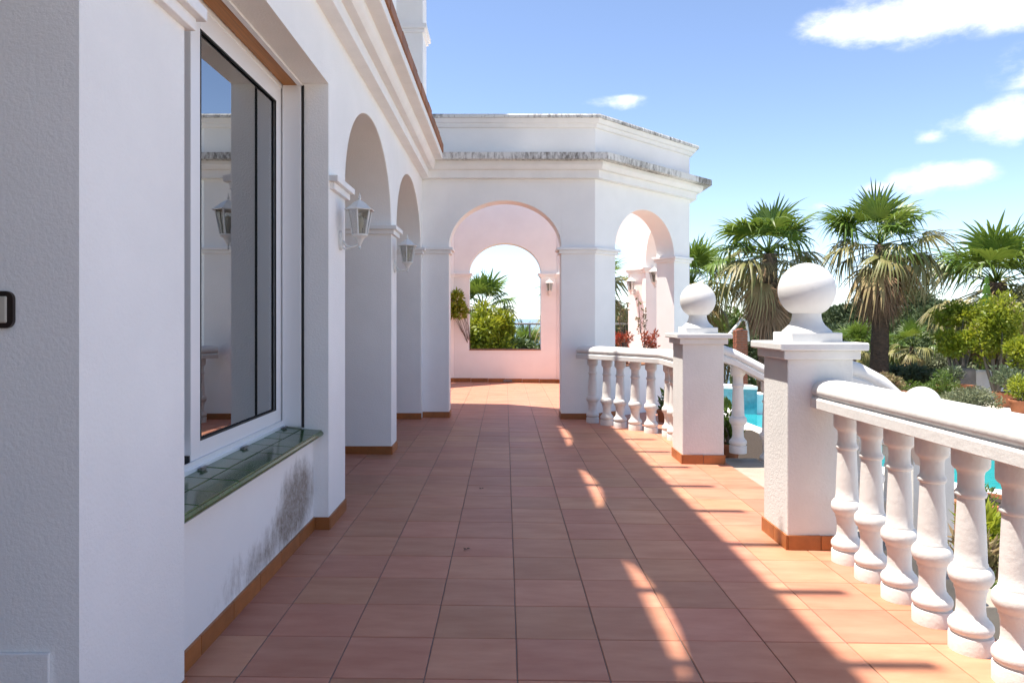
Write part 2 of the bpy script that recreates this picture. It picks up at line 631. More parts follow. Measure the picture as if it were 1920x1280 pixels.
# ------------------------------------------------------------------ the ground, sea and pool deck
DECK_Z = -0.95


def terrain_z(x, y):
    d = max(0.0, math.hypot(max(0, abs(x - 4) - 16), max(0, y - 21)))
    z = -1.0 - 0.20 * d if d < 60 else -13.0 - (d - 60) * 0.085
    z += 0.25 * math.sin(x * 0.31 + 1.7) * math.sin(y * 0.27) * min(1, d / 6)
    if 1.8 < x < 17.5 and -9 < y < 20.3:
        z = -2.8
    if x <= 1.8 and y < 15.5:
        z = -1.6
    return max(z, -70)


m = MB()
xs = sorted(set([-4000, -1500, -600, -300, -150] + list(range(-80, 140, 2)) + [17.6, 1.7] + [160, 220, 300, 450, 700, 1500, 4000]))
ys = sorted(set([-400, -100, -40] + list(range(-20, 120, 2)) + [20.5, -9.2] + [130, 150, 180, 220, 300, 450, 700]))
for y in ys:
    for x in xs:
        m.v.append((x, y, terrain_z(x, y)))
nx = len(xs)
for j in range(len(ys) - 1):
    for i in range(nx - 1):
        a = j * nx + i
        m.f.append((a, a + 1, a + nx + 1, a + nx))
structure(m.build('ground', earth, smooth=40))
m = MB()
m.quad((-40000, 250, -42), (40000, 250, -42), (40000, 50000, -42), (-40000, 50000, -42))
structure(m.build('sea', sea_m))

# pool outline (free-form), deck sheet with a hole for it
pool_ctrl = [(5.75, 17.9), (5.25, 16.6), (5.15, 15.2), (5.3, 13.4), (5.45, 11.8), (5.75, 10.4), (6.3, 9.45), (7.3, 8.7), (8.8, 8.5), (10.2, 9.2),
             (10.9, 10.8), (11.0, 12.8), (10.4, 14.8), (9.4, 16.6), (8.2, 17.9), (6.9, 18.3)]


def catmull(pts, n=5):
    out = []
    for k in range(len(pts)):
        p0, p1, p2, p3 = (Vector(pts[(k + d) % len(pts)]) for d in (-1, 0, 1, 2))
        for i in range(n):
            t = i / n
            out.append(tuple(0.5 * ((2 * p1) + (p2 - p0) * t + (2 * p0 - 5 * p1 + 4 * p2 - p3) * t * t + (3 * p1 - p0 - 3 * p2 + p3) * t ** 3)))
    return out


pool_ccw = catmull(pool_ctrl)
if sum(pool_ccw[k][0] * pool_ccw[(k + 1) % len(pool_ccw)][1] - pool_ccw[(k + 1) % len(pool_ccw)][0] * pool_ccw[k][1] for k in range(len(pool_ccw))) < 0:
    pool_ccw.reverse()
hole = offset_poly(pool_ccw, 0.28)
bm = bmesh.new()
outer = [(1.8, -9), (17.4, -9), (17.4, 20.2), (1.8, 20.2)]
edges = []
for loop in (outer, hole):
    vs = [bm.verts.new((p[0], p[1], DECK_Z)) for p in loop]
    edges += [bm.edges.new((vs[k], vs[(k + 1) % len(vs)])) for k in range(len(vs))]
bmesh.ops.triangle_fill(bm, edges=edges, use_beauty=True, use_dissolve=False)
bmesh.ops.recalc_face_normals(bm, faces=bm.faces)
for f in bm.faces:
    if f.normal.z < 0:
        f.normal_flip()
me = bpy.data.meshes.new('pool_deck')
bm.to_mesh(me)
bm.free()
me.materials.append(deckm)
o = bpy.data.objects.new('pool_deck', me)
col.objects.link(o)
structure(o)

pool = thing('swimming_pool', 'free-form swimming pool of turquoise water with white coping beside the deck', 'pool', (8, 13, DECK_Z))
n = len(pool_ccw)
m = MB()
inner = offset_poly(pool_ccw, 0.0)
for k in range(n):
    j = (k + 1) % n
    a, b_, c, d = hole[k], hole[j], inner[j], inner[k]
    zt = DECK_Z + 0.02
    m.quad((*a, zt), (*b_, zt), (*c, zt), (*d, zt))
    m.quad((*d, zt), (*c, zt), (*c, zt - 0.06), (*d, zt - 0.06))
    m.quad((*a, zt), (*b_, zt), (*b_, zt - 0.06), (*a, zt - 0.06))
m.build('coping', plaster_smooth, pool)
m = MB()
for k in range(n):
    j = (k + 1) % n
    m.quad((*inner[k], DECK_Z - 0.04), (*inner[j], DECK_Z - 0.04), (*inner[j], -2.2), (*inner[k], -2.2))
m.quad(*[(p[0], p[1], -2.2) for p in inner])
m.build('basin', pool_tile, pool)
m = MB()
m.quad(*[(p[0], p[1], DECK_Z - 0.12) for p in inner])
m.build('water', pool_water, pool)

# raised curved wall at the far end of the pool with a stepped end
rw = thing('pool_wall', 'low curved white wall with pale blue face at the far end of the pool', 'wall', (5.6, 18, DECK_Z))
arc = [(3.6 + 0.32 * k, 17.75 + 0.32 * math.sin(k * 0.42)) for k in range(9)]
m = MB()
for k in range(8):
    a, b_ = arc[k], arc[k + 1]
    m.prism([(a[0], a[1]), (b_[0], b_[1]), (b_[0], b_[1] + 0.4), (a[0], a[1] + 0.4)], DECK_Z - 0.5, -0.46)
m.build('wall', pool_tile, rw, merge=True)
m = MB()
for k in range(8):
    a, b_ = arc[k], arc[k + 1]
    m.prism([(a[0], a[1] - 0.05), (b_[0], b_[1] - 0.05), (b_[0], b_[1] + 0.45), (a[0], a[1] + 0.45)], -0.46, -0.38)
m.build('coping', plaster_smooth, rw, merge=True)
for k in range(3):
    boxpart('step', plaster_smooth, rw, (6.16 + 0.3 * k, 17.75, DECK_Z - 0.4), (6.46 + 0.3 * k, 18.3, -0.58 - 0.16 * k), 0.01)

# ------------------------------------------------------------------ terrace floor
m = MB()
fx0, fx1 = -1.16, 2.0


def slab(m, x0, x1, y0, y1, zt, zb):
    i = len(m.v)
    m.v += [(x0, y0, zb), (x1, y0, zb), (x1, y1, zb), (x0, y1, zb), (x0, y0, fz(x0) + zt), (x1, y0, fz(x1) + zt), (x1, y1, fz(x1) + zt), (x0, y1, fz(x0) + zt)]
    m.f += [tuple(i + k for k in q) for q in ((0, 3, 2, 1), (4, 5, 6, 7), (0, 1, 5, 4), (1, 2, 6, 5), (2, 3, 7, 6), (3, 0, 4, 7))]


slab(m, -4.2, 2.0, -9.0, 9.6, -0.005, -1.7)
slab(m, -2.75, 2.7, 9.6, 14.8, -0.005, -1.7)
floor = structure(m.build('terrace_floor', grout))
T = 0.33
m = MB()
m.box((-0.1628, -0.1628, -0.012), (0.1628, 0.1628, 0.0))
tile_me = m.mesh('tile', tile_m, bevel=0.0022, smooth=30, bseg=1)
tile_far = MB()
x_first = 0.044 - 4 * T
for i in range(-2, 10):
    for j in range(-20, 38):
        xc = x_first + T * (i + 0.5)
        yc = 2.56 + T * (j + 0.5)
        w = 1.0
        if i == 9:
            w = (2.0 - (xc - T / 2)) / T
            xc = (xc - T / 2 + 2.0) / 2
        if yc > 14.5:
            continue
        if -3 <= j <= 17 and i >= 0:
            o = put('tile', tile_me, floor, (xc, yc, fz(xc) + rng.uniform(-0.0006, 0.0006)), (rng.gauss(0, 0.0009), 0.012 + rng.gauss(0, 0.0009), rng.gauss(0, 0.0012)), (w, 1, 1))
        else:
            h = 0.1625
            a, b_ = xc - h * w, xc + h * w
            slab(tile_far, a, b_, yc - h, yc + h, 0.0, fz(xc) - 0.02)
for (x0, x1) in ((-2.6, x_first), (2.0, 2.6)):          # pavilion floor either side
    k = 0
    for j in range(21, 37):
        yc = 2.56 + T * (j + 0.5)
        x = x0
        while x < x1 - 0.05:
            xe = min(x + T, x1)
            slab(tile_far, x + 0.004, xe - 0.004, yc - 0.1625, yc + 0.1625, 0.0, fz(x) - 0.02)
            x += T
o = tile_far.build('distant_tiles', tile_m, floor)
o['kind'] = 'stuff'

m = MB()
m.box((-0.5, 0, 0), (0.5, 0.011, 1.0))
skirt_me = m.mesh('skirting_tile', skirt_m, bevel=0.0015, smooth=30, bseg=1)


def skirting(parent, p0, p1, nrm, h=0.078, step=0.33):
    """row of skirting tiles from p0 to p1 standing proud of the wall towards nrm"""
    p0, p1, nrm = Vector(p0), Vector(p1), Vector(nrm).normalized()
    d = p1 - p0
    L_ = d.length
    d.normalize()
    n = max(1, round(L_ / step))
    s = L_ / n
    for k in range(n):
        c = p0 + d * (s * (k + 0.5))
        z0 = fz(c.x) - 0.004
        a = math.atan2(nrm.y, nrm.x) - R(90)
        put('skirting_tile', skirt_me, parent, (c.x, c.y, z0), (0, 0, a), (s - 0.004, 1, h))


# ------------------------------------------------------------------ walls with arched openings
def arch_wall(m, u0, u1, z0, z1, T_, openings, P, inner_clip=None, nseg=20):
    """wall along u; P(u, depth, z) gives world points; openings: (ua, ub, sill, spring, rise)"""
    def ub_(u):
        return u if inner_clip is None else max(inner_clip[0], min(inner_clip[1], u))

    def face(pts):
        m.quad(*[P(u, 0, z) for (u, z) in pts])
        m.quad(*[P(ub_(u), T_, z) for (u, z) in reversed(pts)])

    def through(a, b_):
        m.quad(P(a[0], 0, a[1]), P(b_[0], 0, b_[1]), P(ub_(b_[0]), T_, b_[1]), P(ub_(a[0]), T_, a[1]))
    cur = u0
    for (a, b_, zs, zp, rise) in openings + [(u1, None, 0, 0, 0)]:
        face([(cur, z0), (a, z0), (a, z1), (cur, z1)])
        through((cur, z1), (a, z1))
        through((cur, z0), (a, z0))
        if b_ is None:
            break
        if zs > z0:
            face([(a, z0), (b_, z0), (b_, zs), (a, zs)])
            through((a, zs), (b_, zs))
            through((a, z0), (b_, z0))
        through((a, zs), (a, zp))
        through((b_, zs), (b_, zp))
        c, hw = (a + b_) / 2, (b_ - a) / 2
        if rise > 0:
            pts = [(c - hw * math.cos(math.pi * k / nseg), zp + rise * math.sin(math.pi * k / nseg)) for k in range(nseg + 1)]
        else:
            pts = [(a, zp), (b_, zp)]
        for k in range(len(pts) - 1):
            p, q = pts[k], pts[k + 1]
            face([p, q, (q[0], z1), (p[0], z1)])
            through(p, q)
            through((p[0], z1), (q[0], z1))
        cur = b_
    through((u0, z0), (u0, z1))
    through((u1, z0), (u1, z1))


# ---- the house
FX = -1.06
house = thing('house', 'white plastered villa with arcade, stepped cornice and terracotta roof edge', 'house', (FX, 4, 0))
HT = 0.5
arches = [(-4.7, -2.75, 0, 2.14, 0.72), (-0.25, 1.80, 0, 2.14, 0.72), (2.39, 4.34, 0, 2.685, 0), (4.79, 6.74, 0, 2.14, 0.72), (7.06, 9.10, 0, 2.14, 0.72)]
m = MB()
arch_wall(m, -9, 9.262, -0.06, 3.30, HT, arches, lambda u, d, z: (FX - d, u, z), nseg=28)
m.build('facade_wall', plaster, house, merge=True, bevel=0.007, smooth=30)
# loggia behind: back wall, ceiling and the partitions of the room with the window
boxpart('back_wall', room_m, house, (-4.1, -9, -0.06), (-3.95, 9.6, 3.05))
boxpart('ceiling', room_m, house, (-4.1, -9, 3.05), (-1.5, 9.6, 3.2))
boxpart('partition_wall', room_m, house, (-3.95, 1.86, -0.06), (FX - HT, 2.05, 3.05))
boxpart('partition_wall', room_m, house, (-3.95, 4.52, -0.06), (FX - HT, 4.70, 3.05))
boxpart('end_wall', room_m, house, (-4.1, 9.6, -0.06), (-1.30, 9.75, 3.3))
# parapet under the window
m = MB()
m.box((FX - HT + 0.01, 2.385, -0.06), (-1.15, 4.345, 0.585))
m.build('window_parapet', mould, house)
# cornice in three steps, set a hair off the pavilion's
m = MB()
m.box((-1.30, -9, 3.057), (FX + 0.094, 9.258, 3.157))
m.build('cornice_moulding', plaster_smooth, house, bevel=0.006, smooth=30)
m = MB()
prof = [(-1.28, 3.157), (FX + 0.150, 3.157), (FX + 0.168, 3.175), (FX + 0.186, 3.21), (FX + 0.186, 3.252), (-1.28, 3.252)]
m.sweep([(0, -9, 0), (0, 9.257, 0)], [(a, b_) for (a, b_) in prof])
m.build('cornice_moulding', plaster_smooth, house, smooth=30)
m = MB()
m.box((-1.30, -9, 3.252), (FX + 0.285, 9.0, 3.331))
m.build('cornice_slab', plaster_smooth, house, bevel=0.008, smooth=30)
m = MB()
m.box((-0.016, -0.146, -0.05), (0.016, 0.146, 0.05))
et_me = m.mesh('roof_edge_tile', eave_tile, bevel=0.006, smooth=30)
for k in range(34):
    yc = 8.80 - 0.297 * k
    put('roof_edge_tile', et_me, house, (FX + 0.285 + rng.uniform(-0.003, 0.003), yc, 3.372 + rng.uniform(-0.004, 0.004)), (0, R(rng.uniform(-3, 3)), R(rng.uniform(-.5, .5))))
boxpart('unseen_roof_slab', plaster_smooth, house, (-7.5, -9, 3.20), (-1.30, 9.75, 3.35))
# imposts round the piers
def impost(parent, poly, z0=2.06, z1=2.14, mat=None):
    m = MB()
    m.prism(offset_poly(poly, 0.028), z0, z0 + 0.042)
    m.build('impost', mat or plaster_smooth, parent, bevel=0.004, smooth=30)
    m = MB()
    m.prism(offset_poly(poly, 0.055), z0 + 0.042, z1)
    m.build('impost', mat or plaster_smooth, parent, bevel=0.004, smooth=30)


def pier_poly(y0, y1):
    return [(FX - HT - 0.002, y0), (FX, y0), (FX, y1), (FX - HT - 0.002, y1)]


impost(house, [(FX - 0.16, 1.80), (FX, 1.80), (FX, 2.39), (FX - 0.16, 2.39)], 2.235, 2.32)
impost(house, [(FX - HT, 4.402), (FX, 4.402), (FX, 4.79), (FX - HT, 4.79)])
impost(house, pier_poly(6.74, 7.06))
impost(house, [(FX - HT, 9.10), (FX, 9.10), (FX, 9.2), (FX - HT, 9.2)], 2.09, 2.165)
# skirting on the house
for (p0, p1, nn) in (((FX, 1.80), (FX, 2.39), (1, 0)), ((FX - 0.48, 1.80), (FX + 0.011, 1.80), (0, -1)), ((-1.15, 2.39), (-1.15, 4.34), (1, 0)),
                     ((-1.139, 4.34), (FX + 0.011, 4.34), (0, -1)), ((FX, 4.34), (FX, 4.79), (1, 0)),
                     ((FX - 0.48, 6.74), (FX + 0.011, 6.74), (0, -1)), ((FX, 6.74), (FX, 7.06), (1, 0)),
                     ((FX - 0.48, 9.10), (FX + 0.011, 9.10), (0, -1))):
    skirting(house, p0, p1, nn)

# window: sill of green glazed tiles
sill = part_empty('window_sill', house)
m = MB()
m.box((-0.058, -0.0955, -0.012), (0.058, 0.0955, 0.012))
st_me = m.mesh('tile', green_tile, bevel=0.003, smooth=30)
m = MB()
m.box((FX - 0.30, 2.392, 0.57), (-1.106, 4.338, 0.5945))
m.build('mortar_bed', grout, sill)
for k in range(10):
    for r_ in range(2):
        put('tile', st_me, sill, (-1.157 - 0.119 * r_, 2.4935 + 0.194 * k, 0.602 + 0.010 * r_ + rng.uniform(-.001, .001)), (rng.gauss(0, .0016), R(4.2) + rng.gauss(0, .0016), 0))
m = MB()
m.sweep([(-1.1, 2.392, 0.575), (-1.1, 4.338, 0.575)], [(-0.012, 0), (0.004, 0.0), (0.011, 0.008), (0.011, 0.018), (0.003, 0.027), (-0.012, 0.027)])
m.build('nosing', green_tile, sill, smooth=40)

win = part_empty('window', house)


def sash(x0, x1, y0, y1, z0, z1, st=0.095, tr_=0.115, br=0.092):
    fr = part_empty('window_sash', win) if False else None
    m = MB()
    m.box((x0, y0, z0), (x1, y0 + st, z1))
    m.box((x0, y1 - st, z0), (x1, y1, z1))
    m.box((x0, y0 + st, z0), (x1, y1 - st, z0 + br))
    m.box((x0, y0 + st, z1 - tr_), (x1, y1 - st, z1))
    m.build('sash_frame', alum, win, bevel=0.003, smooth=30)
    m = MB()
    g = 0.008
    ya, yb, za, zb = y0 + st, y1 - st, z0 + br, z1 - tr_
    m.box((x1 - 0.006, ya, za), (x1 + 0.0015, ya + g, zb))
    m.box((x1 - 0.006, yb - g, za), (x1 + 0.0015, yb, zb))
    m.box((x1 - 0.006, ya + g, za), (x1 + 0.0015, yb - g, za + g))
    m.box((x1 - 0.006, ya + g, zb - g), (x1 + 0.0015, yb - g, zb))
    m.build('gasket', rubber, win)
    m = MB()
    m.box((x1 - 0.018, ya - 0.005, za - 0.005), (x1 - 0.012, yb + 0.005, zb + 0.005))
    m.build('pane', glass_m, win)


sash(-1.375, -1.34, 3.085, 4.326, 0.648, 2.665)
sash(-1.425, -1.39, 2.395, 3.30, 0.648, 2.665)
boxpart('track', alum, win, (-1.44, 2.392, 0.612), (-1.318, 4.338, 0.646), 0.004)
boxpart('track', alum, win, (-1.335, 2.392, 0.646), (-1.328, 4.338, 0.668))
boxpart('head_frame', alum, win, (-1.44, 2.392, 2.650), (-1.337, 4.338, 2.683), 0.003)
boxpart('guide_rail', alum, win, (-1.333, 4.326, 0.63), (-1.222, 4.339, 2.68), 0.003)
boxpart('guide_slot', rubber, win, (-1.218, 4.331, 0.625), (-1.205, 4.3395, 2.672))
boxpart('shutter_box', wood, win, (-1.326, 2.395, 2.671), (-1.245, 4.336, 2.682))
boxpart('trim_strip', alum, win, (-1.242, 2.395, 2.668), (-1.213, 4.336, 2.682), 0.002)
boxpart('brush_seal', rubber, win, (-1.373, 3.075, 0.652), (-1.345, 3.0845, 0.692))
for yy in (2.75, 3.12, 3.62, 4.27):
    m = MB()
    m.box((-1.318, yy - 0.022, 0.612), (-1.297, yy + 0.022, 0.634))
    m.box((-1.306, yy - 0.03, 0.634), (-1.292, yy + 0.03, 0.640))
    m.build('drain_cap', metal_grey, win, bevel=0.002, smooth=30)

# upper storey: arcade that carries a pergola, standing over the lower piers
m = MB()
up = [(-4.6, -2.6, 3.35, 5.55, 1.0), (-2.27, -0.29, 3.35, 5.55, 1.0), (0.1, 2.08, 3.35, 5.55, 0.99), (2.40, 4.42, 3.35, 5.55, 0.99), (4.72, 6.76, 3.35, 5.55, 0.99), (7.06, 9.30, 3.35, 5.55, 0.99)]
arch_wall(m, -9, 9.75, 3.35, 7.20, 0.35, up, lambda u, d, z: (FX - d, u, z), nseg=28)
m.build('upper_arcade', plaster, house, merge=True)
for (y0, y1) in ((-0.29, 0.1), (2.08, 2.40), (4.42, 4.72), (6.76, 7.06), (9.30, 9.75)):
    impost(house, [(FX - 0.352, y0), (FX, y0), (FX, y1), (FX - 0.352, y1)], 4.95, 5.05)
boxpart('upper_roof', plaster, house, (-7.5, -9, 7.33), (-1.78, 9.75, 7.45))
boxpart('upper_wall', plaster, house, (-7.6, -9, 3.35), (-7.4, 9.75, 7.33))
m = MB()
m.box((-2.25, -0.035, 7.20), (-0.76, 0.035, 7.30))
raf = m.mesh('rafter', wood)
for k in range(-9, 11):
    o = bpy.data.objects.new('rafter', raf)
    col.objects.link(o)
    o.parent = house
    o.location = Vector((0, 2.93 + 0.722 * k, 0)) - ORG[house.name]
boxpart('beam', plaster, house, (-2.25, -9, 7.20), (-1.95, 9.75, 7.328))

# ------------------------------------------------------------------ octagonal pavilion
YF = 9.262
HS = 1.151
AP = HS * (1 + math.sqrt(2))
PC = Vector((0, YF + AP))
PT = 0.30
pav = thing('pavilion', 'white octagonal open-air pavilion with arches and weathered double cornice', 'pavilion', (0, PC.y, 0))


def side_frame(i):
    a = R(-90 + 45 * i)
    nrm = Vector((math.cos(a), math.sin(a)))
    tan = Vector((-nrm.y, nrm.x))
    return nrm, tan


def side_pt(i, u, depth):
    nrm, tan = side_frame(i)
    p = PC + nrm * (AP - depth) + tan * u
    return p


hin = HS - PT * math.tan(R(22.5))
OPEN = {0: 0.0, 1: 0.63, 2: 0.63, 3: 0.63, 4: 0.64, 5: 0.64, 6: 0.64}
for i in range(7):
    m = MB()

    def P(u, d, z, i=i):
        p = side_pt(i, u, d)
        return (p.x, p.y, z)
    s = OPEN[i]
    arch_wall(m, -HS, HS, -0.95 if 0 < i < 5 else -0.06, 3.845, PT, [(-0.72, 0.72, -0.06 if s == 0 else s, 2.185, 0.60)], P, (-hin, hin), nseg=28)
    if s == 0:      # the walk-through arch: no threshold
        pass
    m.build('wall', plaster, pav, merge=True, bevel=0.006, smooth=30)
    if s > 0:
        pts = [side_pt(i, -0.716, -0.015), side_pt(i, 0.716, -0.015), side_pt(i, 0.716, PT + 0.015), side_pt(i, -0.716, PT + 0.015)]
        m = MB()
        m.prism([tuple(p) for p in pts], s + 0.001, s + 0.022)
        m.build('parapet_cap', eave_tile, pav, bevel=0.004, smooth=30)


def ring(i0, i1, d_in, prof, mat, name):
    """moulding round the sides i0..i1: prof is a closed list of (outward, z)"""
    m = MB()
    t8 = math.tan(R(22.5))
    nprof = len(prof)
    stations = []
    for i in range(i0, i1 + 2):
        pts = []
        for (d, z) in prof:
            nrm, tan = side_frame(i)
            p = PC + nrm * (AP + d) - tan * ((AP + d) * t8)
            pts.append((p.x, p.y, z))
        stations.append(pts)
    for s in range(len(stations) - 1):
        for q in range(nprof):
            j = (q + 1) % nprof
            m.quad(stations[s][q], stations[s + 1][q], stations[s + 1][j], stations[s][j])
    m.quad(*stations[0])
    m.quad(*reversed(stations[-1]))
    return m.build(name, mat, pav, merge=True, smooth=25)


ring(0, 6, 0, [(-0.02, 3.06), (0.094, 3.06), (0.094, 3.16), (-0.02, 3.16)], plaster_smooth, 'cornice_moulding')
ring(0, 6, 0, [(-0.02, 3.16), (0.150, 3.16), (0.168, 3.178), (0.186, 3.213), (0.186, 3.255), (-0.02, 3.255)], plaster_smooth, 'cornice_moulding')
ring(0, 6, 0, [(-0.02, 3.255), (0.30, 3.255), (0.30, 3.338), (-0.02, 3.365)], slab_m, 'cornice_slab')
ring(0, 6, 0, [(-0.02, 3.715), (0.03, 3.715), (0.045, 3.735), (0.05, 3.76), (0.075, 3.765), (0.10, 3.80), (0.105, 3.815), (-0.02, 3.815)], plaster_smooth, 'parapet_moulding')
ring(0, 6, 0, [(-0.32, 3.848), (-0.32, 3.816), (0.13, 3.816), (0.13, 3.845), (0.12, 3.862), (-0.32, 3.862)], slab_m, 'parapet_coping')
# unseen slab, added and shaped to shade the front floor; the rest stands open
m = MB()
m.prism([(-2.3, 9.58), (0.95, 9.58), (0.55, 9.95), (-1.0, 10.9), (-2.3, 10.9)], 3.06, 3.2)
m.build('unseen_roof_slab', plaster, pav)
# imposts round the corner piers
for i in range(0, 6):
    poly = [side_pt(i, 0.72, 0), side_pt(i, HS, 0), side_pt(i + 1, -0.72, 0), side_pt(i + 1, -0.72, PT), side_pt(i, hin, PT), side_pt(i, 0.72, PT)]
    impost(pav, [tuple(p) for p in poly], 2.108, 2.185)
poly = [(-1.058, YF), (-0.72, YF), (-0.72, YF + PT), (-1.058, YF + PT)]
impost(pav, poly, 2.108, 2.185)
# skirting
skirting(pav, (-1.058, YF), (-0.709, YF), (0, -1))
skirting(pav, (-0.72, YF), (-0.72, YF + PT), (1, 0), step=0.3)
skirting(pav, (0.709, YF), (HS, YF), (0, -1))
skirting(pav, (0.72, YF), (0.72, YF + PT), (-1, 0), step=0.3)
p, q = side_pt(1, -HS, 0), side_pt(1, -0.6, 0)
skirting(pav, p, q, side_frame(1)[0])
for i in (1, 2, 3, 4, 5):
    p, q = side_pt(i, -hin, PT), side_pt(i, hin, PT)
    skirting(pav, p, q, -side_frame(i)[0])
boxpart('drain_grille', metal_grey, pav, (-0.03, 14.49, 0.012), (0.14, 14.505, 0.052))

# ------------------------------------------------------------------ balustrade pillars, rails, balusters
BAL = [(0.078, 0.0), (0.078, 0.062), (0.076, 0.067), (0.066, 0.069), (0.066, 0.073), (0.074, 0.078), (0.0795, 0.092), (0.0785, 0.107), (0.071, 0.120), (0.062, 0.128), (0.060, 0.134),
       (0.054, 0.140), (0.0505, 0.165), (0.0505, 0.205), (0.054, 0.235), (0.0585, 0.243), (0.0585, 0.252), (0.060, 0.258), (0.070, 0.268), (0.078, 0.284), (0.0795, 0.300),
       (0.076, 0.318), (0.066, 0.332), (0.0595, 0.337), (0.0595, 0.345), (0.0565, 0.350), (0.055, 0.40), (0.051, 0.50), (0.047, 0.59), (0.047, 0.602), (0.053, 0.606), (0.0565, 0.615),
       (0.0545, 0.624), (0.048, 0.632), (0.0455, 0.65), (0.0455, 0.69), (0.049, 0.705), (0.058, 0.713), (0.0655, 0.722), (0.067, 0.735), (0.067, 0.80)]
m = MB()
m.lathe(BAL, 28)
bal_me = m.mesh('baluster', baluster_paint, smooth=50)
RAIL = [(-0.11, 0.0), (0.11, 0.0), (0.114, 0.004), (0.114, 0.050), (0.109, 0.056), (0.094, 0.062), (0.094, 0.068), (0.104, 0.074), (0.111, 0.088), (0.109, 0.108), (0.098, 0.128), (0.076, 0.144),
        (0.045, 0.154), (0.0, 0.158), (-0.045, 0.154), (-0.076, 0.144), (-0.098, 0.128), (-0.109, 0.108), (-0.111, 0.088), (-0.104, 0.074), (-0.094, 0.068), (-0.094, 0.062), (-0.109, 0.056), (-0.114, 0.050), (-0.114, 0.004)]
ZR = 0.778


def balustrade(label, path, spots, group=None, zoff=0.0):
    t = thing('balustrade', label, 'balustrade', (spots[0][0], spots[0][1], 0), group)
    m = MB()
    m.sweep(path, RAIL)
    m.build('handrail', baluster_paint, t, smooth=35)
    for s in spots:
        z = s[2] if len(s) > 2 else fz(s[0])
        put('baluster', bal_me, t, (s[0], s[1], z - 0.003), (0, 0, rng.uniform(0, 6)))
    return t


def pillar(label, x, y, zb=0.0, sides=((-1, 0), (0, -1), (1, 0), (0, 1)), hgt=1.05):
    t = thing('pillar', label, 'pillar', (x, y, zb), 'ball-topped balustrade pillars')
    h = 0.185
    m = MB()
    m.box((x - h, y - h, zb - 0.25), (x + h, y + h, zb + hgt))
    m.build('shaft', pillar_plaster, t, bevel=0.006, smooth=30)
    m = MB()
    m.box((x - h - 0.03, y - h - 0.03, zb + hgt - 0.002), (x + h + 0.03, y + h + 0.03, zb + hgt + 0.048))
    m.build('cap_band', baluster_paint, t, bevel=0.006, smooth=30)
    m = MB()
    m.box((x - h - 0.062, y - h - 0.062, zb + hgt + 0.048), (x + h + 0.062, y + h + 0.062, zb + hgt + 0.092))
    m.build('cap_slab', baluster_paint, t, bevel=0.008, smooth=30)
    zc = zb + hgt + 0.092
    m = MB()
    m.box((x - 0.145, y - 0.145, zc - 0.002), (x + 0.145, y + 0.145, zc + 0.055))
    m.build('plinth', baluster_paint, t, bevel=0.006, smooth=30)
    z1 = zc + 0.055
    m = MB()
    prof = [(0.138, 0.0), (0.136, 0.008), (0.120, 0.022), (0.100, 0.042), (0.086, 0.066), (0.080, 0.092), (0.080, 0.11)]
    zb_ = 0.085 + 0.16
    for k in range(1, 19):
        a = R(-60 + 150 * k / 18)
        prof.append((max(0.001, 0.16 * math.cos(a)), zb_ + 0.16 * math.sin(a)))
    m.lathe(prof, 40, (x, y, z1))
    m.build('ball_finial', ball_paint, t, smooth=50)
    for (a, b_) in sides:
        if a:
            skirting(t, (x + a * h, y - h - 0.0105), (x + a * h, y + h + 0.0105), (a, 0), h=0.086, step=0.2)
        else:
            skirting(t, (x - h, y + b_ * h), (x + h, y + b_ * h), (0, b_), h=0.086, step=0.2)
    return t


PX = 1.77
pillar('white pillar with ball finial where the long near balustrade meets the stairs', PX, 4.245)
pillar('white pillar with ball finial between the stairs and the angled far balustrade', PX, 6.645)
pillar('low white pillar with ball finial at the foot of the stairs', 3.83, 6.645, DECK_Z - 0.02, sides=(), hgt=1.07)

BX = 1.83
balustrade('long white balustrade of turned balusters along the sunlit terrace edge by the pots', [(BX, 4.06, ZR), (BX, 0.0, ZR)], [(BX, 3.87 - 0.257 * k) for k in range(14)])
pa, pb = Vector((0.98, 9.13)), Vector((1.81, 8.03))
d = (pb - pa)
spots = [tuple(pa + d * t_) for t_ in (0.13, 0.31, 0.47, 0.645, 0.82)] + [(1.81, 8.0 - 0.02), (1.81, 7.73), (1.81, 7.47), (1.81, 7.21), (1.81, 6.96)]
balustrade('angled white balustrade bending between the pavilion pier and the pillar', [(pa.x, pa.y, ZR), (pb.x, pb.y, ZR), (1.81, 6.83, ZR)], spots)


def stair_rail(label, y, nb=6, path=((1.94, 0.90), (2.10, 0.84), (3.66, 0.02))):
    path = [(a, y, b_) for (a, b_) in path]
    spots = []
    for k in range(nb):
        x = 2.14 + 0.28 * k
        zr = 0.84 - (x - 2.10) * (0.82 / 1.56)
        spots.append((x, y, zr - 0.77))
    return balustrade(label, path, spots, 'stair balustrades')


stair_rail('sloping white stair balustrade descending beside the pool steps', 6.645)
stair_rail('sloping white stair balustrade ending in a scroll behind the long balustrade', 4.245, 1, ((1.94, 0.90), (2.06, 0.865), (2.20, 0.79), (2.33, 0.67), (2.42, 0.52), (2.47, 0.40)))

stairs = thing('stairs', 'concrete steps leading down from the terrace to the pool', 'stairs', (2.0, 5.4, 0))
boxpart('landing', conc, stairs, (2.002, 4.10, -1.6), (2.36, 6.80, -0.034), 0.006)
for k in range(5):
    boxpart('step', conc, stairs, (2.362 + 0.29 * k, 4.10, -1.6), (2.65 + 0.29 * k, 6.80, -0.20 - 0.155 * k), 0.006)
